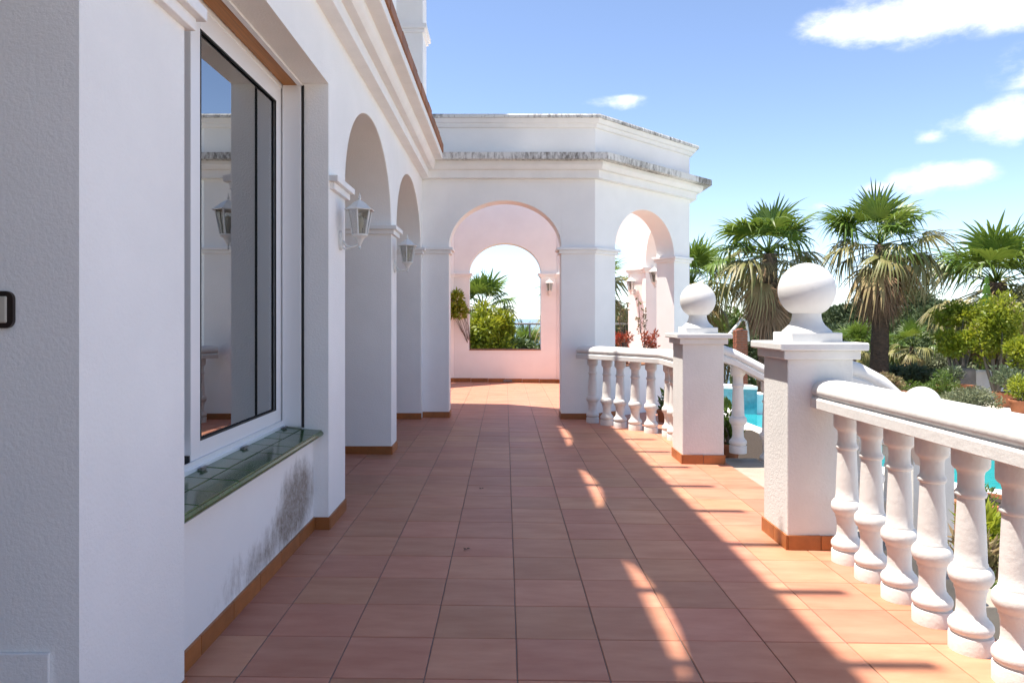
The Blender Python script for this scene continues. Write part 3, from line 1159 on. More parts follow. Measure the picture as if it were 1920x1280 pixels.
# planting bed between stairs and pavilion, and along the near balustrade
bed = thing('retaining_wall', 'low white retaining wall of the planting bed outside the angled balustrade', 'wall', (2.5, 8, DECK_Z))
boxpart('wall', plaster, bed, (2.002, 6.84, -1.6), (3.3, 9.5, -0.22), 0.01)
boxpart('soil', soil, bed, (2.05, 6.9, -0.219), (3.2, 9.4, -0.17))

# ------------------------------------------------------------------ lanterns, switch, cover
def lantern(label, base, dirv, scale=1.0):
    """six-sided wall lantern on a curved arm; base is the wall point behind the plate"""
    bx, by, bz = base
    d = Vector((dirv[0], dirv[1], 0)).normalized()
    t = thing('wall_lantern', label, 'lantern', base, 'white wall lanterns')
    sdv = Vector((-d.y, d.x, 0))
    B0 = Vector(base)
    m = MB()
    ring_pts = []
    for k in range(16):
        a = 2 * math.pi * k / 16
        ring_pts.append((0.032 * scale * math.cos(a), 0.062 * scale * math.sin(a)))
    i = len(m.v)
    for dep, f in ((0.0, 1.0), (0.014, 1.0), (0.020, 0.82)):
        for (a, b_) in ring_pts:
            w = B0 + d * dep + sdv * a * f + Vector((0, 0, b_ * f))
            m.v.append(tuple(w))
    for r_ in range(2):
        for k in range(16):
            j = (k + 1) % 16
            m.f.append((i + r_ * 16 + k, i + r_ * 16 + j, i + (r_ + 1) * 16 + j, i + (r_ + 1) * 16 + k))
    m.f.append(tuple(i + 32 + k for k in range(16)))
    m.f.append(tuple(i + k for k in reversed(range(16))))
    m.build('backplate', iron_white, t, smooth=40)
    ax = B0 + d * 0.128 * scale           # lantern axis
    m = MB()
    pts = []
    for (u, z) in ((0.012, 0.005), (0.04, -0.030), (0.075, -0.042), (0.108, -0.032), (0.128, -0.012), (0.128, 0.02)):
        pts.append(B0 + d * u * scale + Vector((0, 0, z * scale)))
    m.tube(pts, 0.0085 * scale, 8)
    pts = [B0 + d * u * scale + Vector((0, 0, z * scale)) for (u, z) in ((0.012, -0.035), (0.03, -0.052), (0.055, -0.05), (0.066, -0.04))]
    m.tube(pts, 0.006 * scale, 6)
    m.build('arm', iron_white, t, smooth=50)
    c = (ax.x, ax.y, bz)
    S = scale
    m = MB()
    m.lathe([(0.004 * S, -0.058 * S), (0.010 * S, -0.046 * S), (0.005 * S, -0.036 * S), (0.012 * S, -0.020 * S), (0.022 * S, 0.0), (0.034 * S, 0.020 * S), (0.052 * S, 0.030 * S), (0.054 * S, 0.040 * S), (0.02 * S, 0.040 * S)], 12, c)
    m.build('cup', iron_white, t, smooth=40)
    m = MB()
    zt, zb = 0.195 * S, 0.040 * S
    rt, rb = 0.079 * S, 0.050 * S
    for k in range(6):
        a = R(60 * k + 30)
        e = Vector((math.cos(a), math.sin(a), 0))
        m.tube([Vector(c) + e * rb + Vector((0, 0, zb)), Vector(c) + e * rt + Vector((0, 0, zt))], 0.0055 * S, 6)
    m.build('cage', iron_white, t, smooth=50)
    for k in range(6):
        a0, a1 = R(60 * k + 30), R(60 * k + 90)
        m = MB()
        q = []
        for (a, rr, z) in ((a0, rb, zb), (a1, rb, zb), (a1, rt, zt), (a0, rt, zt)):
            q.append((c[0] + rr * 0.97 * math.cos(a), c[1] + rr * 0.97 * math.sin(a), c[2] + z))
        m.quad(*q)
        m.build('pane', lamp_glass, t)
    m = MB()
    m.lathe([(0.070 * S, 0.193 * S), (0.099 * S, 0.190 * S), (0.102 * S, 0.196 * S), (0.085 * S, 0.204 * S), (0.062 * S, 0.222 * S), (0.042 * S, 0.240 * S), (0.022 * S, 0.252 * S), (0.012 * S, 0.256 * S)], 6, c, R(30))
    m.build('roof', iron_white, t, smooth=25)
    m = MB()
    m.lathe([(0.012 * S, 0.255 * S), (0.007 * S, 0.262 * S), (0.011 * S, 0.270 * S), (0.006 * S, 0.280 * S), (0.0015 * S, 0.305 * S)], 8, c)
    m.build('finial', iron_white, t, smooth=40)
    m = MB()
    m.lathe([(0.013 * S, 0.04 * S), (0.013 * S, 0.075 * S), (0.020 * S, 0.085 * S), (0.027 * S, 0.12 * S), (0.020 * S, 0.15 * S), (0.004 * S, 0.16 * S)], 10, c)
    m.build('bulb', plastic_cream, t, smooth=50)
    return t


lantern('white hexagonal wall lantern on the pier beside the window', (FX + 0.001, 4.63, 1.775), (1, 0))
lantern('white hexagonal wall lantern on the narrow pier between two arches', (FX + 0.001, 6.90, 1.775), (1, 0))
p = side_pt(4, -0.88, PT + 0.001)
lantern('white wall lantern inside the pavilion on the pier right of the back opening', (p.x, p.y, 1.79), tuple(-side_frame(4)[0]))
p = side_pt(3, -0.87, PT + 0.001)
lantern('white wall lantern inside the pavilion above the red succulents', (p.x, p.y, 1.76), tuple(-side_frame(3)[0]))
p = side_pt(1, 0.86, PT + 0.001)
lantern('white wall lantern inside the pavilion behind the angled arch pier', (p.x, p.y, 1.79), tuple(-side_frame(1)[0]))

sw = thing('light_switch', 'cream light switch in a dark frame on the shaded pier side', 'switch', (-1.265, 1.80, 1.30))
m = MB()
def round_rect(x0, x1, z0, z1, r_, n=6):
    out = []
    for (cx, cz, a0) in ((x1 - r_, z0 + r_, -90), (x1 - r_, z1 - r_, 0), (x0 + r_, z1 - r_, 90), (x0 + r_, z0 + r_, 180)):
        out += [(cx + r_ * math.cos(R(a0 + 90 * k / n)), cz + r_ * math.sin(R(a0 + 90 * k / n))) for k in range(n + 1)]
    return out


rr_ = round_rect(-1.32, -1.218, 1.253, 1.345, 0.02)
i0 = len(m.v)
m.v += [(a, 1.7995, b_) for (a, b_) in rr_] + [(a, 1.789, b_) for (a, b_) in rr_]
nr_ = len(rr_)
m.f += [(k, (k + 1) % nr_, nr_ + (k + 1) % nr_, nr_ + k) for k in range(nr_)] + [tuple(range(nr_)), tuple(range(nr_, 2 * nr_))]
m.build('frame', plastic_dark, sw, smooth=40)
m = MB()
m.box((-1.306, 1.783, 1.266), (-1.231, 1.7895, 1.332))
m.build('rocker', plastic_cream, sw, bevel=0.004, smooth=40)
cv = boxpart('cover_plate', plaster, None, (-1.42, 1.790, 0.08), (-1.13, 1.799, 0.448), 0.003)
tag(cv, 'plastered-over cover plate low on the shaded pier side', 'cover plate')

# ------------------------------------------------------------------ plants
def np_mesh(name, verts, nper, mat):
    """mesh of many separate polygons with nper corners each"""
    me = bpy.data.meshes.new(name)
    nv = len(verts)
    npoly = nv // nper
    me.vertices.add(nv)
    me.vertices.foreach_set('co', np.asarray(verts, dtype=np.float32).ravel())
    me.loops.add(nv)
    me.loops.foreach_set('vertex_index', np.arange(nv, dtype=np.int32))
    me.polygons.add(npoly)
    me.polygons.foreach_set('loop_start', np.arange(0, nv, nper, dtype=np.int32))
    me.update(calc_edges=True)
    me.validate()
    me.materials.append(mat)
    return me


def leaves(clumps, n, size, seed, aspect=0.45, up=0.25, shell=0.55, jitter=0.5):
    """leaf rhombi spread through ellipsoid clumps [(centre, radii)]; returns an array of quads"""
    g = np.random.default_rng(seed)
    vol = np.array([c[1][0] * c[1][1] * c[1][2] for c in clumps]) ** 0.72
    idx = g.choice(len(clumps), n, p=vol / vol.sum())
    C = np.array([tuple(c[0]) for c in clumps])[idx]
    Rr = np.array([tuple(c[1]) for c in clumps])[idx]
    d = g.normal(size=(n, 3))
    d /= np.linalg.norm(d, axis=1, keepdims=True)
    r = shell + (1 - shell) * g.random((n, 1)) + g.normal(size=(n, 1)) * 0.06
    inner = g.random((n, 1)) < 0.25
    r = np.where(inner, g.random((n, 1)) ** 0.6, r)
    pos = C + d * r * Rr
    ax = d * 0.8 + g.normal(size=(n, 3)) * jitter + np.array([0, 0, up])
    ax /= np.linalg.norm(ax, axis=1, keepdims=True)
    sd_ = np.cross(ax, g.normal(size=(n, 3)))
    sd_ /= np.linalg.norm(sd_, axis=1, keepdims=True) + 1e-9
    nr = np.cross(ax, sd_)
    s = size * (0.6 + 0.8 * g.random((n, 1)))
    a = pos
    b_ = pos + ax * s * 0.45 + sd_ * s * aspect * 0.5 + nr * s * 0.05
    c = pos + ax * s - nr * s * 0.08
    e = pos + ax * s * 0.45 - sd_ * s * aspect * 0.5 + nr * s * 0.05
    return np.stack([a, b_, c, e], axis=1).reshape(-1, 3)


def clump_set(center, radii, n, seed, rel=0.42, flat=1.0):
    g = random.Random(seed)
    out = []
    for k in range(n):
        while True:
            v = Vector((g.uniform(-1, 1), g.uniform(-1, 1), g.uniform(-1, 1)))
            if v.length < 1:
                break
        c = Vector((center[0] + v.x * radii[0] * 0.75, center[1] + v.y * radii[1] * 0.75, center[2] + v.z * radii[2] * 0.75))
        q = rel * g.uniform(0.7, 1.25)
        out.append((c, (radii[0] * q, radii[1] * q, radii[2] * q * flat)))
    return out


def add_foliage(name, parent, arr, mat):
    org = np.array(tuple(ORG[parent.name]))
    me = np_mesh(name, arr - org, 4, mat)
    o = bpy.data.objects.new(name, me)
    col.objects.link(o)
    o.parent = parent
    return o


def limbs(parent, base, clumps, mat, r0=0.03, name='stem', count=8, seed=1):
    g = random.Random(seed)
    m = MB()
    b = Vector(base)
    for c, rr in clumps[:count]:
        c = Vector(c)
        mid = b.lerp(c, 0.5) + Vector((g.uniform(-.1, .1), g.uniform(-.1, .1), 0.12)) * (c - b).length
        m.tube([b, b.lerp(mid, 0.6), mid, c], [r0, r0 * 0.75, r0 * 0.55, r0 * 0.2], 6)
    return m.build(name, mat, parent, smooth=50)


def shrub(name, label, cat, base, center, radii, mat, n, size, seed, nclump=14, group=None, stem=bark, aspect=0.45, rel=0.42, r0=0.03, up=0.25, mat2=None):
    t = thing(name, label, cat, base, group)
    cl = clump_set(center, radii, nclump, seed, rel)
    add_foliage('foliage', t, leaves(cl, n, size, seed, aspect, up), mat)
    if mat2:
        add_foliage('flowers', t, leaves([(c, (r[0] * 1.05, r[1] * 1.05, r[2] * 1.05)) for c, r in cl], n // 7, size * 0.6, seed + 9, 0.9, up, 0.9), mat2)
    limbs(t, base, cl, stem, r0, 'stem', min(9, nclump), seed)
    return t


def pot(parent, c, r, h, z, rect=None):
    m = MB()
    if rect:
        w, d_ = rect
        lo = [(c[0] - w * .44, c[1] - d_ * .44), (c[0] + w * .44, c[1] - d_ * .44), (c[0] + w * .44, c[1] + d_ * .44), (c[0] - w * .44, c[1] + d_ * .44)]
        hi = offset_poly(lo, 0.03)
        m.prism(lo, z, z + h * 0.86, hi)
        m.prism(offset_poly(hi, 0.015), z + h * 0.86, z + h)
    else:
        m.lathe([(r * .66, 0), (r * .70, 0.01), (r * .92, h * .84), (r * 1.0, h * .85), (r * 1.02, h * .98), (r * .98, h), (r * .88, h), (r * .86, h * .9), (0.01, h * .9)], 28, (c[0], c[1], z), cap=True)
    o = m.build('pot', terracotta, parent, smooth=35)
    return o


# --- fan palms -----------------------------------------------------------------
def frond_mesh(name, elev, pet, rad, mat, seed, nb=24, droop=0.35, spread=115, width=1.0, split=0.48):
    """fan leaf: a petiole leaving at the given elevation, then pleated blades with drooping split tips"""
    g = random.Random(seed)
    m = MB()
    e0 = Vector((math.cos(elev), 0, math.sin(elev)))
    P0 = Vector((0, 0, 0))
    sag = 0.10 * pet * math.cos(elev)
    pts = [P0 + e0 * pet * t - Vector((0, 0, sag * t * t)) for t in (0, .33, .66, 1)]
    m.tube(pts, [0.022, 0.017, 0.013, 0.010], 5)
    Pn = pts[-1]
    e = (pts[-1] - pts[-2]).normalized()
    s = Vector((0, 1, 0))
    nrm = e.cross(s).normalized()
    if nrm.z < 0:
        nrm = -nrm
    dphi = 2 * R(spread) / nb
    for k in range(nb):
        phi = -R(spread) + dphi * (k + 0.5) + g.uniform(-.03, .03)
        bdir = (e * math.cos(phi) + s * math.sin(phi) + nrm * 0.16 * abs(math.sin(phi))).normalized()
        side = (-e * math.sin(phi) + s * math.cos(phi)).normalized()
        Lb = rad * (0.72 + 0.28 * math.cos(phi * 0.75)) * g.uniform(0.78, 1.10)
        dr = droop * g.uniform(0.45, 1.75)
        st_ = []
        for t in (0.03, split * 0.6, split, 0.72, 0.88, 1.0):
            r_ = Lb * t
            p = Pn + bdir * r_ * (1 - 0.18 * dr * t * t) - Vector((0, 0, dr * rad * max(0, t - 0.3) ** 1.9 * 1.5))
            if t <= split:
                w = r_ * math.tan(dphi / 2) * 1.02
            else:
                w = Lb * split * math.tan(dphi / 2) * (1 - (t - split) / (1 - split)) ** 0.8
            st_.append((p, w * width, nrm * (0.35 * w)))
        base = len(m.v)
        for (p, w, f) in st_:
            m.v += [tuple(p - side * w), tuple(p + f), tuple(p + side * w)]
        for q in range(len(st_) - 1):
            a = base + q * 3
            m.f += [(a, a + 1, a + 4, a + 3), (a + 1, a + 2, a + 5, a + 4)]
    me = bpy.data.meshes.new(name)
    me.from_pydata(m.v, [], m.f)
    me.materials.append(mat)
    me.shade_smooth()
    return me


FR = {}
for i, (nm, el, pet, rad, mt, dr, sp) in enumerate((
        ('up', 78, .70, .95, frond_green, .12, 105), ('up', 64, .80, 1.0, frond_green, .18, 108), ('high', 48, .90, 1.0, frond_green, .30, 112), ('high', 34, .90, 1.0, frond_green, .42, 115),
        ('mid', 20, 1.0, .92, frond_green, .55, 115), ('mid', 10, 1.0, .90, frond_mid, .62, 115), ('low', -10, .95, .88, frond_mid, .75, 115), ('low', -22, .9, .85, frond_mid, .8, 112),
        ('droop', -38, .85, .82, frond_dry, .8, 105), ('droop', -50, .8, .85, frond_dry, .75, 95), ('dead', -74, .55, .85, frond_dead, .5, 70), ('dead', -82, .5, .9, frond_dead, .35, 60))):
    FR.setdefault(nm, []).append(frond_mesh('frond', R(el), pet, rad, mt, 100 + i, droop=dr, spread=sp, nb=26 if nm != 'dead' else 18, width=1.0 if nm != 'dead' else 0.8))
    if nm in ('up', 'high', 'mid', 'low', 'droop'):
        FR[nm].append(frond_mesh('frond', R(el - 6), pet * .92, rad * 1.05, mt, 200 + i, droop=dr * 1.25, spread=sp - 5))


def palm(label, crown, ground, scale=1.0, dead=26, seed=1, trunk_r=0.19, full=1.0, group='fan palms'):
    g = random.Random(seed)
    cx, cy, cz = crown
    t = thing('fan_palm', label, 'palm tree', (cx, cy, ground), group)
    m = MB()
    pts, rad = [], []
    n = 16
    for k in range(n + 1):
        f = k / n
        pts.append((cx + 0.05 * math.sin(f * 3 + seed), cy, ground - 0.1 + (cz - ground + 0.1) * f))
        rad.append(trunk_r * scale * (1.25 - 0.3 * f) * (1 + 0.05 * math.sin(k * 2.3)))
    m.tube(pts, rad, 14)
    m.build('trunk', palm_bark, t, smooth=60)
    plan = [('up', 9), ('high', 10), ('mid', 10), ('low', 9), ('droop', 8)]
    az0 = g.uniform(0, 6.28)
    k = 0
    for nm, cnt in plan:
        for q in range(max(1, round(cnt * full))):
            k += 1
            az = az0 + k * 2.39996 + g.uniform(-.5, .5)
            if g.random() < 0.06:
                continue
            dz = {'up': .06, 'high': .02, 'mid': -.03, 'low': -.07, 'droop': -.13}[nm] * scale
            o = put('frond', g.choice(FR[nm]), t, (cx, cy, cz + dz), (g.gauss(0, .22), g.gauss(0, .22), az), (scale * g.uniform(.72, 1.14),) * 3)
    for q in range(dead):
        az = az0 + q * 2.39996 + g.uniform(-.3, .3)
        f = q / max(1, dead - 1)
        z = cz - scale * (0.18 + 0.72 * f)
        off = trunk_r * scale * 0.6
        put('dead_frond', g.choice(FR['dead']), t, (cx + off * math.cos(az), cy + off * math.sin(az), z), (0, g.uniform(-.12, .05), az), (scale * g.uniform(.75, 1.0),) * 3)
    return t


def at2(px, py, Y):
    return tuple(at(px, py, Y))


palm('tall fan palm with brown skirt and bare trunk behind the near pillar', at2(1650, 458, 21), -1.1, 1.12, 42, 5, 0.19)
palm('fan palm with thick brown skirt seen between the two ball finials', at2(1440, 476, 20), -1.1, 1.12, 42, 11, 0.19)
palm('fan palm beside the banana plant and the lime-green shrubs', at2(1868, 530, 23.5), -1.6, 1.4, 16, 23, 0.2)
palm('fan palm half hidden behind the right corner of the pavilion', at2(1296, 535, 22), -1.4, 1.0, 12, 31, 0.19)
palm('young bright fan palm behind the back opening of the pavilion', at2(906, 578, 18.5), -1.0, 0.66, 0, 42, 0.2, 0.8)
palm('fan palm behind the pavilion pier between the two openings', at2(1092, 556, 20), -1.2, 0.95, 10, 57, 0.19)
palm('low fan palm clump growing behind the near pillar cap', at2(1600, 652, 23), -1.6, 0.62, 0, 61, 0.16, 0.6)
palm('low pale fan palm on a thin dark stem beyond the flower planter', at2(1712, 650, 24), -1.8, 0.62, 0, 77, 0.1, 0.6)
palm('low dark fan palm below the sea view in the back opening', at2(985, 655, 21), -1.6, 0.6, 0, 83, 0.14, 0.6)
palm('low fan palm left of the brick pillar', at2(1335, 640, 24), -1.8, 0.7, 0, 91, 0.14, 0.7)

# --- shrubs --------------------------------------------------------------------
b = at(905, 660, 15.6)
shrub('vine', 'yellow-green leafy vine climbing outside the back opening', 'vine', (b.x, b.y, -0.9), (at(905, 625, 15.6)), (0.66, 0.4, 0.62), leaf_lime, 5200, 0.10, 3, 20, stem=bark)
shrub('flowering_shrub', 'shrub with cream flowers spilling through the left of the back opening', 'shrub', (-0.70, 14.60, 0.66), at(857, 573, 14.25), (0.24, 0.18, 0.28), leaf_lime, 1700, 0.08, 4, 9, mat2=petal_cream, r0=0.007)
shrub('dark_shrub', 'dark green shrub low behind the back parapet', 'shrub', tuple(at(960, 700, 17)[:2]) + (-1.0,), at(950, 648, 17), (1.3, 0.4, 0.38), leaf_dark, 4200, 0.11, 14, 16)
lime_spots = [(1868, 622, 19.5, 0.85, 0.95, 5200, 'bushy lime-green shrub with ochre tints on a short trunk'),
              (1792, 590, 20.5, 0.75, 0.32, 2600, 'flat-topped lime-green shrub layer beside the fan palm'),
              (1795, 645, 20.0, 0.55, 0.42, 2600, 'lower lime-green shrub beside the weathered stone'),
              (1912, 660, 18.6, 0.42, 0.40, 1800, 'pale lime shrub leaning over the right pots')]
for k, (px, py, Y, rx, rz, nl, lab) in enumerate(lime_spots):
    c = at(px, py, Y)
    shrub('lime_shrub', lab, 'shrub', (c.x, c.y, -0.9), c, (rx, rx * .8, rz), leaf_lime, nl, 0.11, 50 + k, 18, 'lime-green shrubs', stem=bark_grey, r0=0.05)
c = at(1812, 748, 17.2)
shrub('silver_shrub', 'low silvery dome shrub in front of the terracotta pots', 'shrub', (c.x, c.y, DECK_Z), c, (0.86, 0.5, 0.30), leaf_silver, 4200, 0.075, 61, 18, aspect=0.3)
c = at(1668, 716, 18.5)
shrub('pink_shrub', 'small pinkish flowering shrub at the end of the long planter', 'shrub', (c.x, c.y, DECK_Z), c, (0.42, 0.35, 0.26), leaf_pink, 1700, 0.07, 62, 12)
c = at(1764, 722, 18.8)
shrub('round_shrub', 'fresh green rounded shrub behind the silvery dome', 'shrub', (c.x, c.y, DECK_Z), c, (0.52, 0.4, 0.42), leaf_mid, 2600, 0.07, 63, 14, aspect=0.25, up=0.6)
for k, (px, py, Y, rx, rz, mt, nl, lab) in enumerate((
        (1350, 618, 27, 1.0, 0.95, leaf_mid, 3600, 'green tree right behind the far ball finial'),
        (1420, 640, 26, 1.1, 0.5, leaf_jade, 3000, 'grey-green shrub below the skirted palm'),
        (1640, 668, 30, 1.6, 0.9, leaf_mid, 3600, 'mid green shrub mass behind the bare palm trunk'),
        (1740, 690, 27, 1.5, 0.65, leaf_silver, 3200, 'dusty grey-green shrub beyond the planter'),
        (1168, 628, 24, 0.75, 0.9, leaf_jade, 3600, 'grey-green tree seen through the angled arch'),
        (1500, 655, 27, 1.0, 0.6, leaf_dark, 2600, 'dark shrub between the two pillars'),
        (1700, 700, 21.5, 0.9, 0.35, leaf_jade, 2200, 'low shrub along the long planter'))):
    c = at(px, py, Y)
    shrub('garden_shrub', lab, 'shrub', (c.x, c.y, terrain_z(c.x, c.y) if c.y > 20.5 else DECK_Z), c, (rx, rx * .7, rz), mt, nl, 0.13, 70 + k, 16, 'garden shrubs beyond the deck', r0=0.05)

# --- pines on the slope ----------------------------------------------------------
pine_spots = [(1575, 600, 52, 'dark'), (1620, 612, 47, ''), (1700, 585, 56, ''), (1735, 640, 44, ''), (1765, 600, 50, ''), (1800, 655, 46, ''), (1530, 612, 58, ''),
              (1845, 600, 58, ''), (1905, 610, 54, ''), (1670, 640, 62, ''), (1480, 620, 66, ''), (1390, 636, 60, ''), (1960, 600, 50, ''), (2030, 610, 55, ''), (1590, 650, 40, ''), (1655, 622, 50, ''), (1690, 665, 38, ''), (1830, 640, 42, ''), (1450, 650, 45, ''), (1330, 640, 52, '')]
plabel = ['pine with the tallest dark crown left of the bare palm trunk', 'pine just left of the bare palm trunk', 'pine right of the bare palm trunk', 'lower pine in front of the pale far house',
          'pine between the tall palm and the lime shrubs', 'low pine behind the weathered stone', 'pine showing just right of the near ball finial', 'pine behind the lime-green shrub', 'pine behind the right-hand pots',
          'farther pine behind the bare palm trunk', 'far pine between the two ball finials', 'far pine behind the brick pillar', 'pine to the right of the banana plant', 'pine far right on the slope',
          'lower pine just above the near pillar cap', 'pine directly behind the bare palm trunk', 'lower pine behind the small pale palm', 'lower pine between the lime-green shrubs', 'lower pine behind the skirted palm', 'far pine behind the far ball finial']
for k, (px, py, Y, _) in enumerate(pine_spots):
    c = at(px, py, Y)
    rr = (45 + (k * 37 % 21)) * Y / F
    gz = terrain_z(c.x, c.y)
    t = thing('pine_tree', plabel[k], 'pine tree', (c.x, c.y, gz), 'pines on the slope')
    cl = clump_set(c, (rr * 1.15, rr, rr * 0.85), 26, 300 + k, 0.36, 0.75)
    add_foliage('crown', t, leaves(cl, 9000, 0.30, 300 + k, 0.30, 0.5, 0.4, 0.8), leaf_pine)
    m = MB()
    m.tube([(c.x, c.y, gz - 0.2), (c.x + 0.2, c.y, (gz + c.z) / 2), (c.x, c.y, c.z)], [0.28, 0.2, 0.1], 8)
    for cc, _r in cl[:8]:
        m.tube([(c.x, c.y, c.z - rr * 0.6), cc], [0.09, 0.03], 5)
    m.build('trunk', bark, t, smooth=50)

# scrub covering the lower slope: one uncountable mass
cl = []
g = random.Random(99)
for k in range(190):
    x, y = g.uniform(-14, 66), g.uniform(27, 74)
    z = terrain_z(x, y)
    r_ = g.uniform(1.0, 2.2)
    cl.append((Vector((x, y, z + r_ * 0.3)), (r_, r_, r_ * 0.7)))
for k in range(70):
    x, y = g.uniform(4, 26), g.uniform(23, 34)
    r_ = g.uniform(0.7, 1.4)
    cl.append((Vector((x, y, terrain_z(x, y) + r_ * 0.4)), (r_, r_, r_ * 0.9)))
me = np_mesh('scrub', leaves(cl, 90000, 0.30, 77, 0.4, 0.4, 0.7), 4, leaf_dark)
o = bpy.data.objects.new('scrub', me)
col.objects.link(o)
o['kind'] = 'stuff'
o['label'] = 'dense dark scrub covering the slope below the garden'
o['category'] = 'scrub'

# --- banana plant ---------------------------------------------------------------
c = at(1847, 640, 20.9)
t = thing('banana_plant', 'banana plant with one upright bright leaf among the lime shrubs', 'plant', (c.x, c.y, -0.95), None)
m = MB()
m.tube([(c.x, c.y, -0.95), (c.x, c.y, 0.3), (c.x + 0.02, c.y, 1.15)], [0.09, 0.07, 0.03], 8)
m.build('stem', leaf_mid, t, smooth=60)
for k, (az, el, ln) in enumerate(((0.3, 88, 1.5), (1.4, 50, 0.8), (2.6, 60, 0.8))):
    m = MB()
    e = Vector((math.cos(az) * math.cos(R(el)), math.sin(az) * math.cos(R(el)), math.sin(R(el))))
    s = Vector((1, 0, 0)) if k == 0 else Vector((-math.sin(az), math.cos(az), 0))
    p0 = Vector((c.x, c.y, 1.1))
    for q in range(15):
        t0, t1 = q / 15, (q + 0.93) / 15
        for sg in (-1, 1):
            pr = []
            for tt in (t0, t1):
                w = 0.13 * math.sin(math.pi * min(1, 0.08 + tt * 0.92)) ** 0.6
                pp = p0 + e * ln * tt - Vector((0, 0, (1 - math.sin(R(el))) * ln * tt * tt * 0.7))
                pr.append((pp, pp + s * sg * w + Vector((0, -0.02, -0.03 - 0.02 * (q % 3)))))
            m.quad(pr[0][0], pr[0][1], pr[1][1], pr[1][0])
    m.build('leaf', banana_m, t)

# --- potted plants on the pool deck and about the terrace -------------------------
def potted(label, c, r, h, z, mat, rx, rz, n, size, seed, rect=None, aspect=0.4, up=0.4, cat='potted plant', lift=0.6, mat2=None, nclump=9):
    t = thing('potted_plant', label, cat, (c[0], c[1], z), 'potted plants')
    pot(t, c, r, h, z, rect)
    m = MB()
    if rect:
        m.box((c[0] - rect[0] * .42, c[1] - rect[1] * .42, z + h * .8), (c[0] + rect[0] * .42, c[1] + rect[1] * .42, z + h * .93))
    else:
        m.lathe([(r * .84, h * .86), (r * .84, h * .92), (0.01, h * .95)], 16, (c[0], c[1], z))
    m.build('soil', soil, t)
    cc = Vector((c[0], c[1], z + h + rz * lift))
    cl = clump_set(cc, (rx, rx if not rect else rect[1] * .5, rz), nclump, seed)
    add_foliage('foliage', t, leaves(cl, n, size, seed, aspect, up), mat)
    if mat2:
        add_foliage('flowers', t, leaves(cl, n // 6, size * .7, seed + 5, 0.8, up, 0.9), mat2)
    limbs(t, (c[0], c[1], z + h * .9), cl, bark_grey, 0.012 + r * .04, 'stem', 7, seed)
    return t


c = at(1790, 735, 19.2)
potted('grey-barked jade plant in a long terracotta trough', (c.x, c.y), 0.3, 0.30, -0.78, leaf_jade, 0.45, 0.30, 500, 0.09, 401, rect=(0.85, 0.4))
c = at(1885, 745, 18.3)
potted('sprawling grey-green succulent in a round terracotta pot by the silvery dome', (c.x, c.y), 0.29, 0.36, DECK_Z, leaf_jade, 0.62, 0.38, 1300, 0.09, 402, lift=0.9)
c = at(1914, 752, 16.8)
potted('yellow-green plant in a terracotta pot at the deck edge', (c.x, c.y), 0.25, 0.34, DECK_Z, leaf_lime, 0.35, 0.34, 900, 0.09, 403)
c = at(1655, 735, 19.0)
potted('long terracotta planter of low greenery beyond the stairs', (c.x + 0.6, c.y), 0.3, 0.24, -0.85, leaf_mid, 0.9, 0.16, 900, 0.07, 404, rect=(2.0, 0.4))
# between the near balusters
potted('spiky green and pink plant in a terracotta bowl behind the near balusters', (3.32, 5.15), 0.30, 0.28, -0.92, leaf_pink, 0.32, 0.22, 900, 0.11, 405, aspect=0.18, up=1.0)
potted('fresh yellow-green plant in a terracotta pot behind the near balusters', (3.72, 5.65), 0.27, 0.32, -0.92, leaf_lime, 0.28, 0.20, 700, 0.12, 406, aspect=0.2, up=1.0)
potted('bare-soiled large terracotta pot near the pool edge', (4.75, 7.2), 0.33, 0.44, DECK_Z, leaf_mid, 0.2, 0.10, 60, 0.08, 407)
potted('low orange-brown planter with trailing greenery under the balustrade', (3.0, 4.72), 0.26, 0.26, -0.90, leaf_mid, 0.30, 0.22, 700, 0.09, 408, aspect=0.25)
ledge = thing('planter_ledge', 'rough stone ledge carrying the pots below the near balustrade', 'ledge', (3.4, 4.9, DECK_Z))
# by the pillars
potted('green plant in a tall terracotta pot beside the far pillar', (2.17, 7.02), 0.11, 0.24, -0.17, leaf_mid, 0.11, 0.22, 260, 0.09, 409, aspect=0.35, up=0.9)
potted('small plant in a dark patterned pot outside the angled balustrade', (2.05, 9.15), 0.13, 0.30, -0.17, leaf_mid, 0.10, 0.13, 160, 0.08, 410)


def succulent(label, u, seed, n, lean=0.0):
    p = side_pt(1, u, PT * 0.5)
    z = 0.652
    t = thing('red_succulent', label, 'succulent', (p.x, p.y, z), 'red succulents on the parapet')
    pot(t, (p.x, p.y), 0.10, 0.15, z)
    g = random.Random(seed)
    m = MB()
    heads = []
    for k in range(n):
        a = g.uniform(0, 6.28)
        hx = Vector((p.x + 0.075 * math.cos(a) + lean * g.random(), p.y + 0.1 * math.sin(a), z + 0.20 + g.uniform(0, 0.20)))
        heads.append((hx, (0.05, 0.05, 0.05)))
        m.tube([(p.x, p.y, z + 0.12), hx], [0.008, 0.006], 5)
    tops = []
    for k in range(4):
        q = Vector((p.x + g.uniform(-.08, .08) - lean * .4, p.y, z + 0.62 + 0.1 * k))
        m.tube([(p.x, p.y, z + 0.14), ((p.x + q.x) / 2, p.y, z + 0.4), q], [0.007, 0.006, 0.003], 5)
        for f in (0.6, 0.75, 0.88, 1.0):
            tops.append((Vector((p.x, p.y, z + 0.14)).lerp(q, f), (0.018, 0.018, 0.03)))
    m.build('stem', bark_grey, t, smooth=50)
    add_foliage('rosettes', t, leaves(heads, 360, 0.048, seed, 0.4, 0.5, 0.1), leaf_red)
    add_foliage('flower_spikes', t, leaves(tops, 160, 0.035, seed + 3, 0.5, 0.4, 0.2), leaf_pink)


